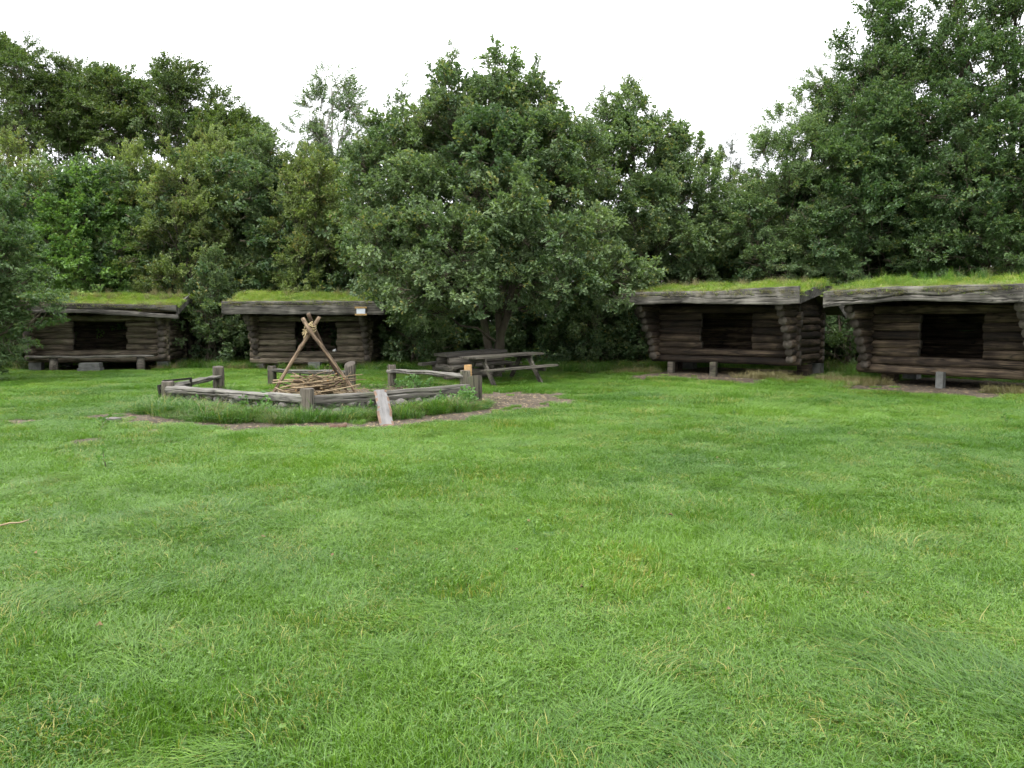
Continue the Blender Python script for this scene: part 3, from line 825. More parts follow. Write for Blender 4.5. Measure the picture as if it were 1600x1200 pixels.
LABELS = [
    'turf roofed log shelter behind the plank bench, half hidden by foliage',
    'turf roofed log shelter behind the stick tripod with a paper notice on its beam',
    'turf roofed log shelter with stepped log ends beside the picnic tables',
    'turf roofed log shelter cut by the picture edge with a long crack in its beam',
]
def build_shelter(i, S):
    rng = random.Random(100 + i); rn = np.random.default_rng(300 + i)
    c, s = math.cos(S['rz']), math.sin(S['rz'])
    root = empty('log_shelter', (S['c'][0], S['c'][1], 0), S['rz'])
    tag(root, LABELS[i], 'shelter', 'log shelters round the clearing')
    W, z0, H, oh, dep = S['w'], S['z0'], S['wall'], S['oh'], (2.35, 2.35, 1.9, 2.2)[i]
    rows = 8; lh = H / rows; r = lh * 0.56
    matw = (M_LOG, M_END) if i < 2 else (M_LOGD, M_END)
    def log(x0, y, z, x1, y1, rr=r, mats=matw):
        p0, p1 = Vector((x0, y, z)), Vector((x1, y1, z))
        return link('log', log_mesh((p1 - p0).length, rr * rng.uniform(.95, 1.05), rng.uniform(0, .06), rng=rng, mats=mats), root, axisM(p0, p1, rng.uniform(0, 6)))
    for k in range(rows):
        z = z0 + lh * (k + 0.5)
        jx = rng.uniform(0.12, 0.26)
        if k < 2 or k == rows - 1:
            log(-jx, 0, z, W + rng.uniform(.1, .22), 0)
        else:
            log(-jx, 0, z, S['op'][0] + rng.uniform(-.03, .03), 0)
            log(S['op'][1] + rng.uniform(-.03, .03), 0, z, W + rng.uniform(.1, .22), 0)
        log(-0.15, dep, z, W + .15, dep)
        f = k / (rows - 1)
        pr = [0.42 + 0.25 * (k > 5), 0.12 + (oh - 0.22) * max(0, f - .1) ** 1.3, 0.3 + (oh - 0.36) * f ** 1.2, 0.25 + (oh - 0.32) * f ** 1.2][i]
        zz = z + lh * 0.42 * (1 if k < rows - 1 else 0.35)
        for xx in (0.0, W):
            log(xx, -pr + rng.uniform(-.04, .04), zz, xx, dep + rng.uniform(.1, .25), mats=matw)
    # floor
    link('floor', MB().box(0.0, W, 0.0, dep, z0 + 0.02, z0 + 0.09).mesh('floor', [M_LOGD]), root)
    # roof: front slope rises gently to a ridge, back slope falls steeply
    zb = z0 + H + 0.02                       # underside of the eave beam
    bt = 0.34 if i != 1 else 0.4
    ye, yr, yb = -oh, 0.95, dep + 0.7
    ze, zr, zk = zb + bt - 0.10, zb + bt + (0.27, 0.27, 0.16, 0.18)[i], zb - (0.55, 0.4, 0.1, 0.05)[i]
    mb = MB()
    x0, x1 = S['b0'] + 0.06, S['b1'] - 0.06
    th = 0.16
    prof = [(ye + 0.05, ze), (yr, zr), (yb, zk), (yb, zk - th), (yr, zr - th - .02), (ye + 0.05, ze - th)]
    vs = [(x0, y, z) for y, z in prof] + [(x1, y, z) for y, z in prof]
    n = len(prof)
    fs = [tuple(range(n)), tuple(reversed(range(n, 2 * n)))] + [(k, n + k, n + (k + 1) % n, (k + 1) % n) for k in range(n)]
    roof = link('roof', mb.add(vs, fs).mesh('roof', [M_ROOF]), root)
    # gable closing behind the side walls
    for xx in (0.0, W):
        p = [(-oh * 0.5, zb - .02), (dep, zb - .02), (dep, zb - .3 + .25), (yr, zr - th), (-oh * 0.5, ze - .12)]
        g = MB().add([(xx - .05, y, z) for y, z in p] + [(xx + .05, y, z) for y, z in p], [(4, 3, 2, 1, 0), (5, 6, 7, 8, 9)] + [(k, (k + 1) % 5, 5 + (k + 1) % 5, 5 + k) for k in range(5)])
        link('gable_board', g.mesh('gable_board', [M_LOGD]), root)
    # turf
    A = (x1 - x0) * 4.2
    nt_ = int(A * 75)
    ux = rn.uniform(x0, x1, nt_); vy = rn.uniform(ye + .03, yb - .3, nt_)
    edge = rn.random(nt_) < 0.18; vy = np.where(edge, ye + 0.06 + rn.random(nt_) * .1, vy)
    zz = np.where(vy < yr, ze + (zr - ze) * (vy - ye) / (yr - ye), zr + (zk - zr) * (vy - yr) / (yb - yr))
    hh = 0.3 + 1.0 * vnoise(ux + i * 13, vy, 0.35) * vnoise(ux - i * 5, vy + 3, 0.8) * 2 + 0.3 * (vnoise(ux, vy + 31 * i, 1.3) - .5)
    hh = np.where(vy < ye + .2, hh * 0.6, hh)
    tnt = np.clip(0.25 + 0.7 * vnoise(ux * 1 + 50 * i, vy, 0.7) + rn.normal(0, .12, nt_) + 0.25 * (vy < ye + .2), 0, 1)
    tf = scatter('turf', 'turf', TURF, np.stack([ux, vy, zz - 0.01 + .02 * vnoise(ux, vy, .4)], 1), np.stack([rn.normal(0, .2, nt_) + .1, rn.normal(0, .2, nt_), rn.uniform(0, 6.28, nt_)], 1), np.stack([np.ones(nt_), np.ones(nt_), hh], 1), tnt, roof, rn)
    tf['kind'] = 'stuff'
    nf = 170
    fx = rn.uniform(x0, x1, nf)
    fr_ = scatter('turf_fringe', 'dry', DRY, np.stack([fx, np.full(nf, ye - .02) + rn.normal(0, .03, nf), np.full(nf, ze + .02)], 1), np.stack([rn.normal(.5, .3, nf), rn.normal(0, .3, nf), rn.uniform(-.8, .8, nf)], 1), np.stack([np.full(nf, .55), np.full(nf, .55), rn.uniform(.25, .75, nf)], 1), rn.random(nf), roof, rn)
    fr_['kind'] = 'stuff'
    nw = 60
    ux = rn.uniform(x0, x1, nw); vy = rn.uniform(yr - 1.0, yr + .4, nw)
    zz = np.where(vy < yr, ze + (zr - ze) * (vy - ye) / (yr - ye), zr + (zk - zr) * (vy - yr) / (yb - yr))
    tw = scatter('roof_weeds', 'dry' if i != 3 else 'tall', DRY if i != 3 else TALL, np.stack([ux, vy, zz], 1), np.stack([rn.normal(0, .1, nw), rn.normal(0, .1, nw), rn.uniform(0, 6.28, nw)], 1), np.stack([np.full(nw, .5), np.full(nw, .5), rn.uniform(.9, 2.0, nw)], 1), rn.random(nw), roof, rn)
    tw['kind'] = 'stuff'
    # eave beam
    L = S['b1'] - S['b0']
    M = Matrix.Translation((S['b0'], -oh - 0.11, zb))
    if i == 0:      # a split log: two slabs with a gap that opens to one side
        up = wavy_plank(L, .3, .11, [M_BEAM], top=lambda t: 0.33 - .03 * t, bot=lambda t: 0.12 + 0.02 * math.sin(5 * t) if t < .55 else 0.14 + .05 * math.sin((t - .55) * 6.5) - 0.05 * (t - .55) * 2, seed=5, name='eave_beam')
        link('eave_beam', up, root, M)
        lo = wavy_plank(L, .2, .13, [M_BEAM], top=lambda t: 0.155 if t < .55 else 0.155 - .16 * (t - .55) / .45, bot=lambda t: 0.02 + .02 * math.sin(6 * t) if t < .5 else 0.02 - .13 * (t - .5) / .5, seed=6, name='eave_beam')
        link('eave_beam', lo, root, Matrix.Translation((S['b0'] + .04, -oh - 0.125, zb)))
    else:
        cr = None
        top = [None, lambda t: .41, lambda t: 0.3 + 0.07 * t + .015 * math.sin(9 * t), lambda t: 0.31 + .055 * math.sin(2.4 * t)][i]
        bot = [None, lambda t: 0.0 + .015 * math.sin(4 * t), lambda t: 0.0 + .02 * math.sin(5 * t), lambda t: -0.06 + .11 * math.sin(3.1 * min(t, .85)) ** 1][i]
        if i == 3: cr = [(lambda t: (0.10 + 0.12 * t + .03 * math.sin(17 * t) if .18 < t < .85 else None), .022, .06), (lambda t: (0.07 + .05 * t if .02 < t < .3 else None), .015, .04)]
        if i == 2: cr = [(lambda t: (0.2 + .03 * math.sin(11 * t) if .1 < t < .5 else None), .016, .035), (lambda t: (0.13 + .02 * math.sin(8 * t) if .5 < t < .9 else None), .012, .03)]
        if i == 1: cr = [(lambda t: (0.3 + .012 * math.sin(13 * t) if .05 < t < .7 else None), .014, .03), (lambda t: (0.12 + .02 * math.sin(9 * t) if .4 < t < .95 else None), .012, .025)]
        link('eave_beam', wavy_plank(L, bt, .12, [M_BEAM], top, bot, cr, seed=20 + i, name='eave_beam', nz=14, nx=70), root, M)
    # barge boards on both gables: along the front slope and down the back slope
    for xx in (S['b0'] - .005, S['b1'] - .05):
        for (ya, za, yb_, zb_) in ((ye + 0.04, ze - .05, yr + .05, zr + .05), (yr - .05, zr + .05, yb, zk - .02)):
            m2 = MB()
            m2.add([(xx, ya, za - .2), (xx, yb_, zb_ - .22), (xx, yb_, zb_ + .02), (xx, ya, za + .05), (xx + .055, ya, za - .2), (xx + .055, yb_, zb_ - .22), (xx + .055, yb_, zb_ + .02), (xx + .055, ya, za + .05)],
                   [(0, 3, 2, 1), (4, 5, 6, 7), (0, 1, 5, 4), (1, 2, 6, 5), (2, 3, 7, 6), (3, 0, 4, 7)])
            link('barge_board', m2.mesh('barge_board', [M_BEAM]), root)
    # foundation blocks and stub posts
    g = S['g']
    def block(x, y, w, d, h, name='foundation_block', mat=M_CONC):
        link(name, MB().box(x - w / 2, x + w / 2, y - d / 2, y + d / 2, g - 0.1, g + h, j=0.008).mesh(name, [mat]), root)
    hb = z0 - g - 0.005
    for x in (0.05, W - .05): block(x, 0.05, 0.34, 0.3, hb) if i < 2 else block(x, 1.0, 0.3, 0.3, hb, mat=M_LOGD)  # right shelters: front blocks set back, coloured dark like the shaded gap
    for x in (0.05, W - .05): block(x, dep, 0.34, 0.3, hb)
    if i >= 2:
        stub = [(0.5, -0.18, 0.3), (1.95, -0.72, 0.36)] if i == 2 else [(1.72, -0.28, 0.36)]
        for x, y, h in stub: block(x, y, 0.15, 0.15, h, 'stub_post', M_POST if i == 2 else M_CONC)
    return root
SH = [build_shelter(i, S) for i, S in enumerate(SHELTERS)]

def on_shelter(i, u, v, z):
    S = SHELTERS[i]; c, s = math.cos(S['rz']), math.sin(S['rz'])
    return Vector((S['c'][0] + u * c - v * s, S['c'][1] + u * s + v * c, z))

# plank bench before the first shelter
def plank_bench():
    p = on_shelter(0, 1.85, -0.42, float(ground_z(*on_shelter(0, 1.85, -.42, 0)[:2])))
    t = empty('plank_bench', p, SHELTERS[0]['rz'])
    tag(t, 'long grey plank bench on two round stumps along a shelter wall', 'bench')
    link('seat', wavy_plank(3.5, .06, .34, [M_RAIL], top=lambda q: .06, seed=3, nz=2, bulge=0.0), t, Matrix.Translation((-1.8, -0.17, 0.40)))
    for x in (-1.15, 1.3):
        m = MB(); m.tube([(x, 0, -.08), (x, 0, .2), (x, 0, .403)], [.125, .12, .12], 12, 0, 1, 1, jit=.03)
        link('leg', m.mesh('leg', [M_PALELOG, M_END], True), t)
plank_bench()
# concrete blocks as steps
def step(i, u, v, w, d, h, label, n=2):
    p = on_shelter(i, u, v, 0); p.z = SHELTERS[i]['g'] - 0.02
    t = empty('concrete_step', p, SHELTERS[i]['rz']); tag(t, label, 'step', 'concrete steps before shelters')
    for k in range(n):
        e = 0.03 * (n - 1 - k)
        link('concrete_block', MB().box(-w / 2 - e, w / 2 + e, -d / 2 - e, d / 2, h * k / n + 0.002 * k, h * (k + 1) / n, j=.006).mesh('concrete_block', [M_CONC]), t)
step(0, 1.85, -0.78, 0.56, 0.36, 0.27, 'two stacked concrete blocks as a step before the plank bench')
step(1, 1.95, -0.42, 0.36, 0.34, 0.26, 'single concrete block as a step behind the stick tripod', 1)

# notice on the second shelter's beam
def notice():
    S = SHELTERS[1]
    q = at(564, 486, S['c'][1] - S['oh'] - .14)
    t = empty('notice', (q.x, q.y - 0.012, q.z)); tag(t, 'white paper notice held by two yellow wooden strips on the beam', 'notice')
    link('sheet', MB().box(-.13, .13, -.006, .012, -.09, .09).mesh('sheet', [M_PAPER]), t)
    for z in (-.105, .105): link('batten', MB().box(-.18, .18, -.018, .012, z - .026, z + .026, j=.003).mesh('batten', [M_BATTEN]), t)
notice()
def cup():
    S = SHELTERS[1]
    q = on_shelter(1, 2.42, -0.02, S['z0'] + S['wall'] / 4 + .02)
    m = MB(); m.tube([(0, 0, 0), (0, 0, .02), (0, 0, .1)], [.03, .034, .042], 12, 0, 1)
    m.tube([(0, 0, .1), (0, 0, .104)], [.046, .046], 12, 0, 1)
    o = link('paper_cup', m.mesh('paper_cup', [M_WHITE], True)); o.matrix_world = Matrix.Translation(q) @ Matrix.Rotation(R(70), 4, 'Y')
    tag(o, 'small white cup tipped over on the sill of the shelter opening', 'cup')
cup()

# ------------------------------------------------------------------ fire ring
def post_mesh(w, d, h, rng, slant=0.0, capm=None, kind='square'):
    """upright timber built along +X (grain direction), later stood on end"""
    mb = MB()
    prof = [(-.5, -.5), (.5, -.5), (.5, .5), (-.5, .5)]
    sec = []
    n = 12
    for k in range(n):
        a = 2 * math.pi * k / n
        cx, cy = math.cos(a), math.sin(a)
        q = (abs(cx) ** (4 if kind == 'square' else 2) + abs(cy) ** (4 if kind == 'square' else 2)) ** (-1 / (4 if kind == 'square' else 2))
        sec.append((cx * q * w / 2 * rng.uniform(.94, 1.04), cy * q * d / 2 * rng.uniform(.94, 1.04)))
    V, Fc, MI = [], [], []
    hs = [-.12, h * .5, h - .025, h]
    for j, x in enumerate(hs):
        sc = 0.93 if j == 3 else 1.0
        for (a, b) in sec:
            xx = x + (slant * a if j >= 2 else 0) + (rng.uniform(-.006, .006) if j == 3 else 0)
            V.append((xx, a * sc + rng.uniform(-.004, .004), b * sc))
    for j in range(3):
        for k in range(n):
            Fc.append((j * n + k, j * n + (k + 1) % n, (j + 1) * n + (k + 1) % n, (j + 1) * n + k)); MI.append(0)
    V.append((h + .004, 0, 0))
    for k in range(n): Fc.append((3 * n + k, 3 * n + (k + 1) % n, 4 * n)); MI.append(1)
    me = bpy.data.meshes.new('post')
    me.from_pydata(V, [], Fc)
    me.materials.append(M_POST); me.materials.append(capm or M_END)
    me.polygons.foreach_set('material_index', MI)
    me.polygons.foreach_set('use_smooth', [True] * len(Fc)); me.update(); smooth_by_angle(me, .6)
    return me

def gz(x, y): return float(ground_z(x, y))
PR = random.Random(4)
PT = {}   # posts: name -> x, y, top height
def gp(px, d): return ((px - 800) / 1230.0 * d * 1.0, d)
for nm, px, d, topy, w in (('A', 262, 14.7, 596, .27), ('B', 341, 17.2, 573, .27), ('C', 480, 12.75, 607, .27), ('H', 742, 14.3, 588, .2), ('D', 425, 18.3, 572, .22), ('E', 547, 18.1, 568, .3), ('F', 612, 18.2, 570, .22), ('G', 727, 16.6, 579, .26)):
    p = at(px, topy, d); PT[nm] = (p.x, p.y, p.z, w)

def add_post(root, nm, kind='square', slant=0.0, capm=None, depth=None, rz=0.0):
    x, y, z, w = PT[nm]
    g = gz(x, y)
    me = post_mesh(w, depth or w * .85, z - g, PR, slant, capm, kind)
    M = Matrix.Translation((x - root.location.x, y - root.location.y, g - root.location.z)) @ Matrix.Rotation(rz, 4, 'Z') @ Matrix.Rotation(R(-90), 4, 'Y')
    link('post', me, root, M)

def add_rail(root, a, b, za, zb, h=.12, d=.17, seed=0, ext=.05, off=(0, 0)):
    p0 = Vector((a[0] + off[0], a[1] + off[1], za)) - root.location; p1 = Vector((b[0] + off[0], b[1] + off[1], zb)) - root.location
    e = (p1 - p0).normalized() * ext
    p0 -= e; p1 += e
    M = axisM(p0, p1)
    me = wavy_plank((p1 - p0).length, h, d, [M_RAIL], top=lambda t: h, crack=[(lambda t: h * .55 + .012 * math.sin(14 * t) if .1 < t < .8 else None, .012, .03)], seed=seed, nz=8, nx=36, name='rail')
    link('rail', me, root, M @ Matrix.Translation((0, -d / 2, -h)))

def ring_front():
    x, y, z, w = PT['C']
    t = empty('timber_railing', (x, y, gz(x, y)))
    tag(t, 'low three sided grey timber railing with thick posts in front of the tripod', 'railing', 'timber railings round the fire pit')
    add_post(t, 'A', rz=.3); add_post(t, 'B', rz=.6, slant=.1); add_post(t, 'C', rz=.1, kind='round'); add_post(t, 'H', rz=.5, depth=.26, slant=-.25)
    add_rail(t, PT['A'], PT['B'], .31, .36, .07, .2, 1)
    add_rail(t, PT['A'], PT['C'], .31, .33, .12, .22, 2, off=(-.02, .02))
    add_rail(t, PT['C'], PT['H'], .31, .38, .17, .14, 3, off=(.0, .02))
ring_front()
def ring_back():
    x, y, z, w = PT['D']
    t = empty('timber_bench', (x, y, gz(x, y)))
    tag(t, 'low timber bench between two posts behind the stick pile', 'bench', 'timber railings round the fire pit')
    add_post(t, 'D', rz=.1); add_post(t, 'E', rz=-.2, slant=.35, kind='round')
    add_rail(t, PT['D'], PT['E'], .42, .38, .09, .2, 4)
    x, y, z, w = PT['F']
    t = empty('timber_bench', (x, y, gz(x, y)))
    tag(t, 'low timber bench in front of the picnic tables, its end post sawn orange', 'bench', 'timber railings round the fire pit')
    add_post(t, 'F', rz=.2); add_post(t, 'G', rz=.3, depth=.2)
    add_rail(t, PT['F'], PT['G'], .42, .42, .08, .22, 5)
    # sawn block on the end post
    q = at(731, 571, 16.85)
    g = gz(q.x, q.y)
    me = post_mesh(.17, .17, q.z - g + .01, PR, 0, M_CUT, 'square')
    me.materials[0] = M_CUT
    link('post', me, t, Matrix.Translation(Vector((q.x, q.y, g)) - t.location) @ Matrix.Rotation(R(-90), 4, 'Y'))
ring_back()

# stones packed under the front rails
def stone_mesh(rng):
    import bmesh
    bm = bmesh.new(); bmesh.ops.create_icosphere(bm, subdivisions=2, radius=1)
    k = [rng.uniform(0, 9) for _ in range(3)]
    for v in bm.verts:
        n = 1 + .16 * math.sin(2.7 * v.co.x + k[0]) + .14 * math.sin(3.3 * v.co.y + k[1]) + .12 * math.sin(2.9 * v.co.z + k[2])
        v.co = v.co * n
        v.co.z = max(-.8, min(.75, v.co.z))
    me = bpy.data.meshes.new('stone'); bm.to_mesh(me); bm.free()
    me.materials.append(M_STONE)
    me.polygons.foreach_set('use_smooth', [True] * len(me.polygons)); me.update(); smooth_by_angle(me, .55)
    return me
STONES = [stone_mesh(random.Random(k)) for k in range(6)]
def stones():
    c = PT['C']
    t = empty('stone_lining', (c[0], c[1] + .3, gz(c[0], c[1])))
    tag(t, 'row of grey field stones packed under the front timber rails', 'stone lining')
    rg = random.Random(9)
    for (a, b, n) in ((PT['A'], PT['C'], 17), (PT['C'], PT['H'], 17)):
        for row in range(2):
            for k in range(n):
                f = (k + .5 + .3 * row + rg.uniform(-.2, .2)) / n
                if not .03 < f < .97: continue
                x, y = a[0] + (b[0] - a[0]) * f, a[1] + (b[1] - a[1]) * f + .05 + rg.uniform(-.05, .05)
                s = rg.uniform(.075, .13)
                o = link('stone', STONES[rg.randrange(6)], t)
                o.location = Vector((x, y, gz(x, y) + .03 + row * .11)) - t.location
                o.scale = (s * rg.uniform(.9, 1.5), s, s * rg.uniform(.55, .8)); o.rotation_euler = (rg.uniform(-.3, .3), rg.uniform(-.3, .3), rg.uniform(0, 6))
stones()

# tripod of poles
def pole_mesh(L, r0, r1, rng, knots=4, bend=.03, mats=(M_POLE, M_CUT)):
    mb = MB(); n = 22
    ks = [rng.uniform(.1, .9) for _ in range(knots)]
    ph = rng.uniform(0, 6)
    pts, rad = [], []
    for i in range(n + 1):
        t = i / n
        pts.append((L * t, bend * math.sin(5 * t + ph) + bend * .5 * math.sin(11 * t + ph), bend * math.sin(4 * t + 2 * ph)))
        r = r0 + (r1 - r0) * t
        r *= 1 + .2 * sum(math.exp(-((t - k) / .018) ** 2) for k in ks)
        rad.append(r * rng.uniform(.96, 1.04))
    mb.tube(pts, rad, 9, 0, 1, 1, jit=.03)
    return mb.mesh('pole', list(mats), True)
def tripod():
    ap = at(487, 509, 16.0)
    feet = [at(420, 617, 15.75), at(559, 619, 15.7), at(541, 606, 17.2)]
    tops = [at(499, 495, 16.06), at(474, 496, 15.93), at(482, 491, 16.12)]
    t = empty('stick_tripod', (ap.x, ap.y, gz(ap.x, ap.y)))
    tag(t, 'tall tripod of three crooked bare poles lashed together at the top', 'tripod')
    rg = random.Random(12)
    for k, (f, tp) in enumerate(zip(feet, tops)):
        f = Vector((f.x, f.y, gz(f.x, f.y) - .03))
        me = pole_mesh((tp - f).length, [.034, .026, .03][k], [.036, .042, .04][k], rg, bend=[.012, .035, .02][k], mats=(M_POLED, M_POLE) if k == 2 else (M_POLE, M_CUT))
        link('pole', me, t, axisM(f - t.location, tp - t.location, rg.uniform(0, 6)))
    mb = MB()
    for k in range(40):
        a = rg.uniform(0, 6.28); z = rg.uniform(-.22, .05)
        p = Vector((math.cos(a) * .085 - .02 + z * .45, math.sin(a) * .075, z)) + ap - t.location
        q = p + Vector((rg.uniform(-.09, .09), rg.uniform(-.09, .09), rg.uniform(-.1, .06)))
        mb.tube([p, (p + q) / 2 + Vector((0, 0, .02)), q], [.014, .015, .008], 5)
    for z in (-.1, -.05, 0.0):
        ring = [ap - t.location + Vector((math.cos(a) * (.085 - z * .2) + z * .25, math.sin(a) * .1, z + .02 * math.sin(2 * a))) for a in np.linspace(0, 6.28, 14)]
        mb.tube(ring, [.013] * 14, 5)
    o = link('lashing', mb.mesh('lashing', [M_ROPE], True), t); o['kind'] = 'stuff'
tripod()

# heap of firewood sticks
def sticks():
    rg = random.Random(31)
    meshes = []
    for k in range(14):
        L = rg.uniform(.5, 1.15)
        mb = MB(); r = rg.uniform(.007, .017); ph = rg.uniform(0, 6); bd = rg.uniform(.01, .05)
        pts = [(L * (t - .5), bd * math.sin(4 * t + ph), bd * math.sin(5 * t + 2 * ph)) for t in np.linspace(0, 1, 8)]
        mb.tube(pts, [r * (1.15 - .6 * i / 7) for i in range(8)], 6, 0, 1, 1)
        meshes.append(mb.mesh('firewood_stick', [M_STICK if k % 4 else M_POLED, M_CUT], True))
    c = at(497, 612, 15.75)
    for k in range(150):
        rr = abs(rg.gauss(0, .36)); a = rg.uniform(0, 6.28)
        x, y = c.x + rr * math.cos(a) * 1.25, c.y + rr * math.sin(a) * .8
        hmax = .46 * max(0, 1 - (rr / .8) ** 1.5)
        z = gz(x, y) + .025 + hmax * rg.random() ** .7
        o = link('firewood_stick', meshes[rg.randrange(14)])
        o.location = (x, y, z)
        o.rotation_euler = (rg.uniform(0, 6), rg.gauss(0, .16) - .25 * (x - c.x) * -1 * .6, rg.choice([0.15, 0.15, -.3, .9, 2.4]) + rg.gauss(0, .35))
        tag(o, 'thin dry firewood stick lying in the heap under the tripod', 'stick', 'firewood sticks heaped under the tripod')
    for (px, py, d, rz, ry) in ((505, 585, 15.9, .5, -1.15), (511, 583, 15.95, 1.0, -1.0), (540, 590, 15.8, .2, -.6)):
        p = at(px, py, d)
        o = link('firewood_stick', meshes[1]); o.location = p; o.rotation_euler = (0, ry, rz); o.scale = (.55, .9, .9)
        tag(o, 'short firewood stick poking up out of the heap under the tripod', 'stick', 'firewood sticks heaped under the tripod')
sticks()

# leaning plank, slab of wood, stones, loose stick, metal frames
def leaning_plank():
    f = at(606, 668, 11.6); f.z = gz(f.x, f.y) + .0
    tp = at(595, 609, 12.95)
    M = axisM(f, tp)
    o = link('plank', wavy_plank((tp - f).length, .2, .035, [M_PLANK, M_BARK], top=lambda t: .21 + .012 * math.sin(9 * t), bot=lambda t: .012 * math.sin(7 * t), seed=44, nz=6, nx=30, bulge=.004))
    me = o.data
    for p in me.polygons:
        zc = sum(me.vertices[v].co.z for v in p.vertices) / len(p.vertices)
        xc = sum(me.vertices[v].co.x for v in p.vertices) / len(p.vertices)
        if zc < .022 + .012 * math.sin(xc * 19) or zc > .19 + .012 * math.sin(xc * 23) or xc < .07: p.material_index = 1
    o.matrix_world = M @ Matrix.Translation((0, -.1, 0)) @ Matrix.Rotation(R(-90), 4, 'X') @ Matrix.Translation((0, 0, -.0))
    tag(o, 'pale grey bark edged plank leaning on the front timber rail', 'plank')
    return o
leaning_plank()

def slab():
    p = at(529, 672, 11.25); p.z = gz(p.x, p.y)
    o = link('wood_slab', wavy_plank(.24, .07, .17, [M_BARK], top=lambda t: .065 + .015 * t, seed=8, nz=4, nx=10))
    o.matrix_world = Matrix.Translation(p + Vector((-.12, 0, -.005))) @ Matrix.Rotation(.25, 4, 'Z')
    tag(o, 'small reddish brown slab of wood on the dirt rim', 'wood slab')
    p = at(177, 660, 12.0); p.z = gz(p.x, p.y) + .02
    o = link('stone', STONES[2]); o.location = p; o.scale = (.12, .09, .05); o.rotation_euler = (0, 0, .3)
    tag(o, 'flat grey stone lying in the lawn away from the fire pit', 'stone')
    mb = MB(); a = at(-4, 836, 5.62); b = at(46, 826, 5.72)
    a.z = gz(a.x, a.y) + .035; b.z = gz(b.x, b.y) + .04
    L = (b - a).length
    mb.tube([(0, 0, 0), (L * .4, .012, .008), (L * .7, -.004, .004), (L, .012, .012)], [.008, .007, .006, .004], 6, 0, 1)
    o = link('stick', mb.mesh('stick', [M_STICK], True)); o.matrix_world = axisM(a, b)
    tag(o, 'single pale stick lying on the lawn by the left picture edge', 'stick')
slab()

def iron_frame(pts_list, name, label, th=.018):
    base = pts_list[0][0]
    t = empty(name, (base.x, base.y, gz(base.x, base.y)))
    tag(t, label, 'metal frame')
    for k, pl in enumerate(pts_list):
        mb = MB()
        for a, b in zip(pl[:-1], pl[1:]):
            M = axisM(a - t.location, b - t.location)
            mb.box(-th, (b - a).length + th, -th, th, -th, th, M=M)
        link('bar', mb.mesh('bar', [M_IRON]), t)
d0 = 15.0
def gpt(px, d, z): 
    q = at(px, 500, d); return Vector((q.x, q.y, gz(q.x, q.y) + z))
iron_frame([[gpt(246, 14.6, -.02), gpt(244, 14.6, .30), gpt(254, 15.1, .30), gpt(254, 15.1, -.02)],
            [gpt(252, 15.0, -.02), gpt(252, 15.0, .37), gpt(295, 15.5, .39), gpt(295, 15.5, -.02)],
            [gpt(254, 15.1, .28), gpt(280, 15.9, .28)]], 'iron_frame', 'black iron bar frame standing behind the corner timber post')
iron_frame([[gpt(467, 18.45, -.02), gpt(467, 18.45, .3), gpt(482, 18.6, .3), gpt(482, 18.6, -.02)]], 'iron_frame', 'small black iron bracket under the back timber bench')

# ------------------------------------------------------------------ picnic tables
def board(L, w, t, mat, rg):
    mb = MB()
    mb.box(-L / 2, L / 2, -w / 2, w / 2, 0, t, j=.004)
    return mb.mesh('board', [mat])
def picnic():
    c = Vector((-.22, 19.25, 0)); c.z = gz(c.x, c.y)
    t = empty('picnic_table', c, R(36)); t.rotation_euler.y = R(-2)
    tag(t, 'grey weathered picnic table with crossed legs and attached benches', 'picnic table', 'picnic tables')
    rg = random.Random(2)
    for k in range(5): link('table_board', board(2.0 + rg.uniform(-.02, .02), .138, .04, M_TABLE, rg), t, Matrix.Translation((0, -.3 + k * .15, .66)))
    for s in (-1, 1):
        for k in range(2): link('bench_board', board(2.1, .135, .042, M_TABLE, rg), t, Matrix.Translation((0, s * (.66 + .145 * k), .39)))
    for x in (-.68, .68):
        for s in (-1, 1):
            mb = MB(); M = axisM((x + .03 * s, s * .72, -.05), (x + .03 * s, s * .18, .655))
            mb.box(0, .89, -.03, .03, -.05, .05, M=M)
            link('leg', mb.mesh('leg', [M_TABLE]), t)
        link('cross_bar', MB().box(x - .03, x + .03, -.8, .8, .295, .388).mesh('cross_bar', [M_TABLE]), t)
        link('cross_bar', MB().box(x - .065, x - .03, -.36, .36, .58, .658).mesh('cross_bar', [M_TABLE]), t)
    # the second one: heavy logs
    c = Vector((-1.12, 20.9, 0)); c.z = gz(c.x, c.y)
    t = empty('picnic_table', c, R(28)); t.rotation_euler.y = R(-3)
    tag(t, 'heavy dark topped log table with thick pale round logs beneath', 'picnic table', 'picnic tables')
    for k in range(3): link('table_board', board(1.75, .28, .07, M_TABLED, rg), t, Matrix.Translation((.05, -.3 + k * .29, .62 + .004 * k)))
    def lg(p0, p1, r, nm='log'):
        p0 = Vector(p0); p1 = Vector(p1)
        link(nm, log_mesh((p1 - p0).length, r, .03, 10, rg, mats=(M_PALELOG, M_END)), t, axisM(p0, p1))
    lg((-.75, -.36, .5), (.75, -.36, .5), .11); lg((-.75, .36, .5), (.75, .36, .5), .11)
    lg((-.65, -.55, .3), (-.65, .6, .3), .1); lg((.55, -.55, .3), (.55, .6, .3), .1)
    lg((-.9, -.42, .1), (.7, -.42, .1), .1); lg((-.8, .42, .1), (.7, .42, .1), .1)
    for s in (-1, 1):
        link('bench_board', board(1.8, .3, .07, M_TABLED, rg), t, Matrix.Translation((-.15, s * .88, .36)))
        for x in (-.6, .4):
            m = MB(); m.tube([(x, s * .88, -.05), (x, s * .88, .36)], [.1, .1], 10, 0, 1)
            link('leg', m.mesh('leg', [M_PALELOG], True), t)
picnic()

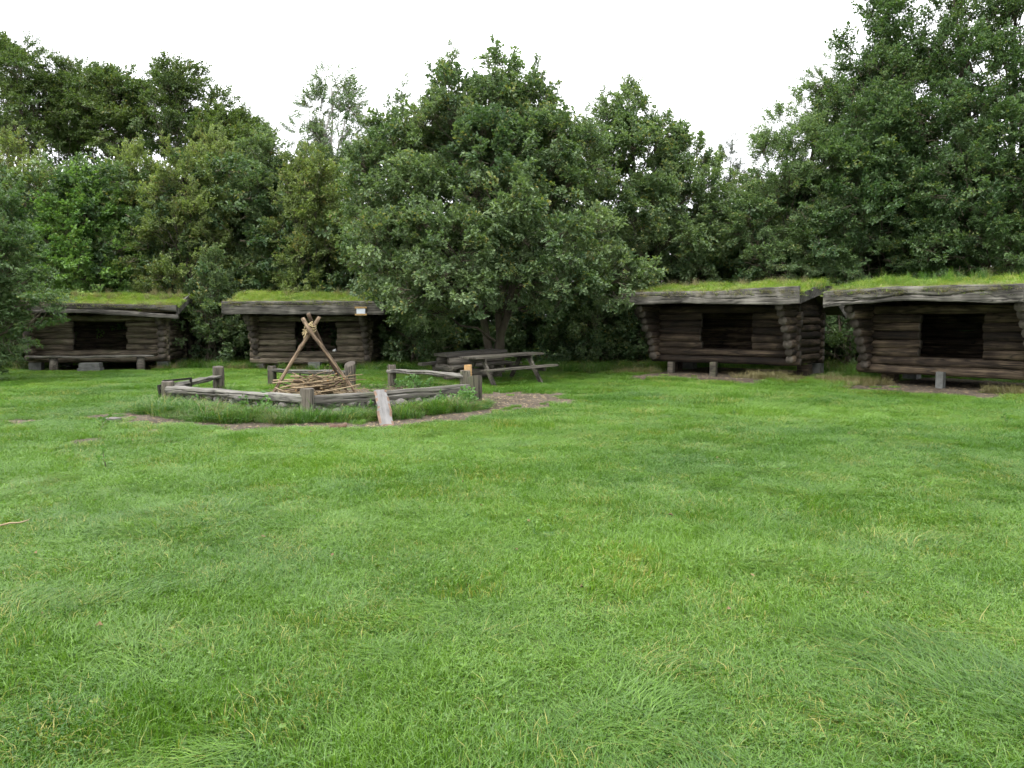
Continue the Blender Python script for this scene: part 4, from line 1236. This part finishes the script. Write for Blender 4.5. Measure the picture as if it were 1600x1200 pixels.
# ------------------------------------------------------------------ trees
TR = np.random.default_rng(77)
N_SPR = 0
def T(*a, **k):
    global N_SPR
    r, n = tree(*a, **k); N_SPR += n
    return r
def base(px, d):
    q = at(px, 500, d); return (q.x, q.y, gz(q.x, q.y))

# the big oak in the middle
ok = [(780, 140, 22, 26, 42), (770, 180, 22, 48), (842, 165, 22.4, 32, 38), (700, 165, 22, 40, 48), (690, 225, 21.6, 65), (620, 215, 22, 44), (600, 275, 21.8, 58), (645, 320, 21, 70),
      (760, 265, 21, 70), (840, 235, 21.6, 65), (862, 310, 21.4, 58), (780, 350, 20.2, 75), (700, 390, 19.8, 70), (620, 400, 20.4, 66), (612, 428, 20.4, 42, 34), (668, 450, 19.6, 54, 42),
      (850, 400, 20, 66), (910, 380, 21, 50), (945, 435, 21, 46, 40), (885, 445, 20.4, 54, 38), (800, 442, 19.8, 60, 36), (740, 455, 19.8, 50, 34), (985, 430, 21.6, 34), (578, 340, 21.6, 36),
      (662, 488, 20.8, 40, 26), (640, 466, 20.3, 34, 32), (585, 290, 23, 36), (640, 260, 23.5, 60), (720, 260, 23.5, 70), (830, 200, 23, 55), (880, 250, 23.5, 60), (905, 320, 23.5, 45), (575, 370, 23.5, 40), (700, 320, 23.5, 80), (820, 330, 23.8, 90), (890, 400, 23.6, 60), (640, 400, 23, 65), (760, 200, 23.4, 70), (910, 260, 22.4, 48), (560, 410, 21.2, 34, 30)]
T('oak_tree', base(778, 22.6), [px_lobe(a, b, c, r, (e[0] if e else None)) for a, b, c, r, *e in ok], 'oak', 'broad green oak tree behind the picnic tables in the middle of the clearing edge', dens=14.5, r0=.12, seed=1, stems=3, sub=3)
ok2 = [(985, 180, 26, 34), (960, 225, 26, 48), (1025, 215, 26, 42), (1000, 270, 25.6, 65), (935, 270, 26, 50), (1065, 260, 26, 48), (1050, 320, 25.4, 65), (980, 340, 25.2, 70), (1090, 330, 26, 40), (1085, 390, 25.2, 55), (1030, 400, 24.8, 60), (940, 380, 25.4, 60), (1060, 440, 25, 50, 40), (1110, 430, 25.4, 44, 40), (1100, 285, 27, 30)]
T('oak_tree', base(1000, 26.2), [px_lobe(a, b, c, r) for a, b, c, r, *e in ok2], 'oak', 'dark green oak tree standing behind the big oak, nearer the stepped shelter', dens=12.5, r0=.13, seed=2, stems=2, inner=.55)
# hedge of trees behind the two shelters on the far side
def auto(name, px, d, top, bottom, hw, kind, label, seed, n=20, shape='dome', **k):
    rng = np.random.default_rng(seed)
    return T(name, base(px, d), auto_lobes(px, top, bottom, hw, d, rng, n, shape), kind, label, seed=seed, **k)
auto('shrub_tree', 40, 29.5, 212, 520, 105, 'olive', 'dull green leafy tree at the left edge under the tall far trees', 10, 24, dens=8)
auto('hazel_tree', 135, 27.6, 262, 520, 85, 'hazel', 'bright green hazel with big leaves behind the plank bench shelter', 11, 26, dens=9, stems=4)
auto('shrub_tree', 215, 30, 218, 500, 85, 'olive', 'olive green leafy tree rising between the hazel and the low round tree', 12, 24, dens=8)
auto('shrub_tree', 290, 27.4, 232, 530, 82, 'olive', 'low round green tree above the gap between the two far shelters', 13, 26, dens=9, stems=2)
auto('shrub_tree', 345, 29.5, 205, 480, 75, 'olive', 'olive green tree with yellowish top next to the low round one', 14, 22, dens=8)
auto('oak_tree', 415, 29.0, 200, 480, 66, 'oak', 'narrow dark oak left of the brownish tree under the birch', 15, 22, dens=8.5)
auto('shrub_tree', 490, 27.8, 222, 500, 82, 'olive', 'brownish olive tree below the birch behind the notice shelter', 16, 26, dens=9)
bl = [(518, 138, 33, 26, 36), (498, 180, 33, 38, 42), (540, 178, 33, 36, 44), (480, 215, 33, 30), (520, 225, 33, 45), (560, 220, 33, 30), (500, 270, 33, 50), (545, 270, 33, 45), (525, 330, 33, 55)]
T('birch_tree', base(522, 33), [px_lobe(a, b, c, r, (e[0] if e else None)) for a, b, c, r, *e in bl], 'birch', 'feathery pale birch top rising above the brownish tree', dens=12, r0=.09, seed=17, bark=M_BIRCH, hang=1.2, inner=.9, size=(.7, 1.1), sub=6)
# near tree reaching in from the left edge
nl = [(-22, 345, 20.2, 48), (-72, 350, 20.4, 60), (-62, 420, 20, 70), (-2, 410, 20, 45), (-2, 455, 19.8, 52), (48, 470, 19.8, 34, 26), (-52, 510, 20, 75), (-2, 520, 20, 45), (-92, 470, 20.4, 80), (73, 488, 19.9, 20, 12), (33, 430, 20.2, 30), (13, 375, 20.5, 28)]
T('hazel_tree', base(-25, 20.4), [px_lobe(a, b, c, r, (e[0] if e else None)) for a, b, c, r, *e in nl], 'alder', 'near dark green tree reaching in from the left edge over a shelter roof', dens=14, r0=.12, seed=18, stems=3)
# right hand side
auto('willow_tree', 1165, 26.5, 268, 500, 72, 'olive', 'yellowish green tree in the dip beside the tall alders', 20, 22, dens=8.5)
pl = [(1140, 262, 30, 10, 22), (1150, 290, 30, 18, 20), (1132, 300, 30, 20, 22), (1150, 325, 30, 28, 24), (1135, 350, 30, 32, 26)]
T('pine_tree', base(1140, 30), [px_lobe(a, b, c, r, (e[0] if e else None)) for a, b, c, r, *e in pl], 'pine', 'small pine tip showing in the dip of the tree line', dens=14, r0=.08, seed=21, inner=.8)
wl = [(1225, 210, 25, 38), (1275, 175, 25, 40), (1300, 130, 25, 36), (1200, 265, 24.6, 48), (1260, 250, 24.4, 60), (1230, 320, 24, 65), (1190, 350, 24.4, 55), (1290, 320, 24, 60), (1200, 410, 23.8, 55), (1260, 400, 23.8, 55), (1320, 230, 25, 60), (1160, 330, 25, 36)]
T('willow_tree', base(1245, 25.4), [px_lobe(a, b, c, r) for a, b, c, r in wl], 'willow', 'light green narrow leaved tree behind the stepped shelter', dens=13, r0=.12, seed=22, stems=3)
al = [(1385, 40, 24, 40), (1350, 90, 24, 40), (1420, 85, 24, 48), (1370, 150, 23.6, 60), (1330, 190, 23.8, 55), (1440, 160, 23.6, 60), (1390, 230, 23, 75), (1320, 280, 23.2, 65), (1450, 260, 22.8, 75), (1370, 330, 22.6, 75), (1310, 370, 22.8, 55), (1440, 350, 22.4, 70), (1390, 10, 24.2, 28, 34), (1350, 405, 22.6, 60, 40), (1450, 410, 22.2, 60, 36), (1400, 180, 25, 80), (1400, 320, 24.6, 90)]
T('alder_tree', base(1395, 24.2), [px_lobe(a, b, c, r, (e[0] if e else None)) for a, b, c, r, *e in al], 'alder', 'tall dark alder tree above the gap between the two shelters by the tables', dens=13, r0=.14, seed=23, stems=3)
ar = [(1500, 40, 22.5, 40), (1475, 95, 22.5, 42), (1560, 60, 22.5, 46), (1620, 30, 22.5, 55), (1530, 125, 22, 58), (1600, 140, 22, 62), (1500, 200, 21.8, 65), (1580, 230, 21.4, 75), (1650, 180, 22, 80), (1520, 300, 21.2, 75), (1610, 320, 21, 80), (1540, 380, 21, 70), (1620, 400, 20.8, 70), (1680, 280, 21.5, 90), (1490, 400, 21.2, 45), (1490, 0, 22.6, 26, 34), (1590, -10, 22.6, 34, 40)]
T('alder_tree', base(1560, 22.4), [px_lobe(a, b, c, r, (e[0] if e else None)) for a, b, c, r, *e in ar], 'alder', 'tallest dark alder tree rising out of the picture above the cracked beam', dens=13, r0=.15, seed=24, stems=4)
# tall far trees on the left
def far(px, top, hw, seed, label, d=42, bot=235):
    rng = np.random.default_rng(seed)
    k = d / 1230
    lo = []
    for i in range(14):
        t = (i + .5) / 14
        w = hw * (1 - t ** 2.2) ** .5
        a = i * 2.4
        x = px + math.cos(a) * w * .8 * math.sqrt(rng.random() * .6 + .4)
        lo.append(px_lobe(x, bot - (bot - top - 34) * t, d + math.sin(a) * w * k * .7, rng.uniform(30, 46), rng.uniform(14, 20)))
    T('beech_tree', base(px, d), lo, 'beech', label, dens=5.5, r0=.22, seed=seed, group='tall trees far behind the hedge', size=(0.9, 1.5), sub=4)
far(20, 48, 85, 30, 'tallest far tree at the left edge with layered dark crown')
far(105, 88, 70, 34, 'far layered tree second from the left edge', 44)
far(175, 96, 75, 31, 'far layered tree third from the left edge', 43)
far(265, 90, 85, 32, 'far layered tree with slanting top above the olive trees')
far(350, 165, 60, 33, 'lowest of the far layered trees, next to the birch', 41, 260)
# shrubs at the foot of the wood
auto('shrub', 330, 26.0, 400, 566, 48, 'oak', 'dark shrub filling the gap between the two far shelters', 40, 14, dens=10, cat='shrub', r0=.05, stems=3)
auto('shrub', 650, 25.5, 430, 566, 45, 'oak', 'dark shrub behind the heavy log table', 41, 12, dens=10, cat='shrub', r0=.05, stems=3)
auto('shrub', 940, 26.0, 455, 572, 48, 'oak', 'dark low shrub under the big oak beside the stepped shelter', 42, 14, dens=10, cat='shrub', r0=.05, stems=3)
auto('shrub', 1322, 22.3, 405, 580, 40, 'alder', 'dark shrub in the gap between the two shelters by the tables', 44, 12, dens=10, cat='shrub', r0=.05, stems=3)  # added bush, stands in for the blackness between the two shelters
auto('shrub', 25, 24.8, 440, 575, 60, 'alder', 'dark shrub at the corner of the plank bench shelter', 43, 14, dens=10, cat='shrub', r0=.05, stems=3)

# the mass of the wood behind
def undergrowth():
    n = 15000
    rng = np.random.default_rng(55)
    x = rng.uniform(-27, 27, n); d = rng.uniform(27.2, 34.5, n) - 3.0 * sstep(4, 12, x) - 1.5 * sstep(-1, 3, x)
    H = 4.2 + 2.0 * vnoise(x, d, 2.5) + 1.0 * sstep(8, 14, x) + 1.3 * sstep(-5, -8, x)
    z = rng.random(n) * H
    dr = rng.normal(0, 1, (n, 3)); dr[:, 1] -= .8; dr[:, 2] += .5; dr /= np.linalg.norm(dr, axis=1)[:, None]
    o = scatter('undergrowth', 'oak', SPRAYS['oak'], np.stack([x, d, z], 1), dir_turn(dr, rng), rng.uniform(1.1, 1.9, n), np.clip(rng.normal(.2, .2, n), 0, 1), rng=rng)  # low tint puts the shade of the wood into its leaf colour
    tag(o, 'dense dark leafy wood behind the front trees', 'undergrowth', None, 'stuff')
undergrowth()
# leaves of weeds by the fire ring
WEED = [spray('weed', L_WEED, SR, 5, 5, .22, .07, .04, spread=.9, flat=1) for _ in range(3)]
def weeds():
    rng = np.random.default_rng(8)
    P = []
    for px, d, n in ((728, 13.7, 14), (715, 13.9, 8), (395, 13.2, 3), (425, 12.9, 3), (625, 17.6, 12), (650, 17.0, 7), (560, 12.9, 2)):
        q = at(px, 500, d)
        for _ in range(n): P.append((q.x + rng.normal(0, .14), q.y + rng.normal(0, .1), gz(q.x, q.y)))
    for _ in range(170):
        y = rng.uniform(5.5, 14); x = rng.uniform(-.65, .65) * y
        if dirt(x, y) < .2: P.append((x, y, gz(x, y) - .03))
    P = np.array(P); n = len(P)
    o = scatter('weeds', 'weed', WEED, P, np.stack([rng.normal(0, .4, n), rng.normal(0, .4, n), rng.uniform(0, 6, n)], 1), np.where(np.arange(n) < n - 150, rng.uniform(.7, 1.3, n), rng.uniform(.25, .42, n)), rng.random(n), rng=rng)
    tag(o, 'broad leaved green weeds by the timber rails and in the lawn', 'weeds', None, 'stuff')
weeds()
def litter():
    rng = np.random.default_rng(18)
    mb = MB(); n = 70
    for _ in range(n):
        y = rng.uniform(3.2, 17); x = rng.uniform(-.64, .62) * y
        z = gz(x, y) + rng.uniform(.03, .055)
        a = rng.uniform(0, 6.28); s = rng.uniform(.012, .028)
        c, sn = math.cos(a) * s, math.sin(a) * s
        mb.add([(x - c, y - sn, z), (x + sn * .5, y - c * .5, z + rng.uniform(0, .02)), (x + c, y + sn, z + rng.uniform(-.01, .015)), (x - sn * .5, y + c * .5, z + rng.uniform(0, .02))], [(0, 1, 2), (0, 2, 3)])
    o = link('fallen_leaves', mb.mesh('fallen_leaves', [M_LITTER])); tag(o, 'brown fallen leaves strewn over the lawn', 'leaves', None, 'stuff')
litter()
def debris():
    rng = np.random.default_rng(28)
    x = np.concatenate([rng.uniform(-8.5, 2.2, 26000), rng.uniform(3, 12, 12000)]); y = np.concatenate([rng.uniform(10.5, 19.5, 26000), rng.uniform(14, 22, 12000)])
    k = (dirt(x, y) > 0.45) & (rng.random(len(x)) < .5)
    x, y = x[k], y[k]
    mb = MB()
    z = ground_z(x, y)
    for a, b, c in zip(x, y, z):
        w = rng.uniform(0, 6.28); l = rng.uniform(.012, .05); h = rng.uniform(.004, .012); t = rng.uniform(.004, .011)
        cx, cy = math.cos(w), math.sin(w)
        mb.add([(a - cx * l, b - cy * l, c + .001), (a + cx * l, b + cy * l, c + .001), (a - cy * t, b + cx * t, c + .001), (a + cy * t, b - cx * t, c + .001), (a + cx * l * .2, b + cy * l * .2, c + h)], [(0, 3, 4), (3, 1, 4), (1, 2, 4), (2, 0, 4)], int(rng.random() < .45))
    o = link('debris', mb.mesh('debris', [M_TWIG, M_STICK])); tag(o, 'wood chips and small twigs trodden into the bare earth', 'debris', None, 'stuff')
    print('debris', len(x))
debris()
print('crown sprays', N_SPR)
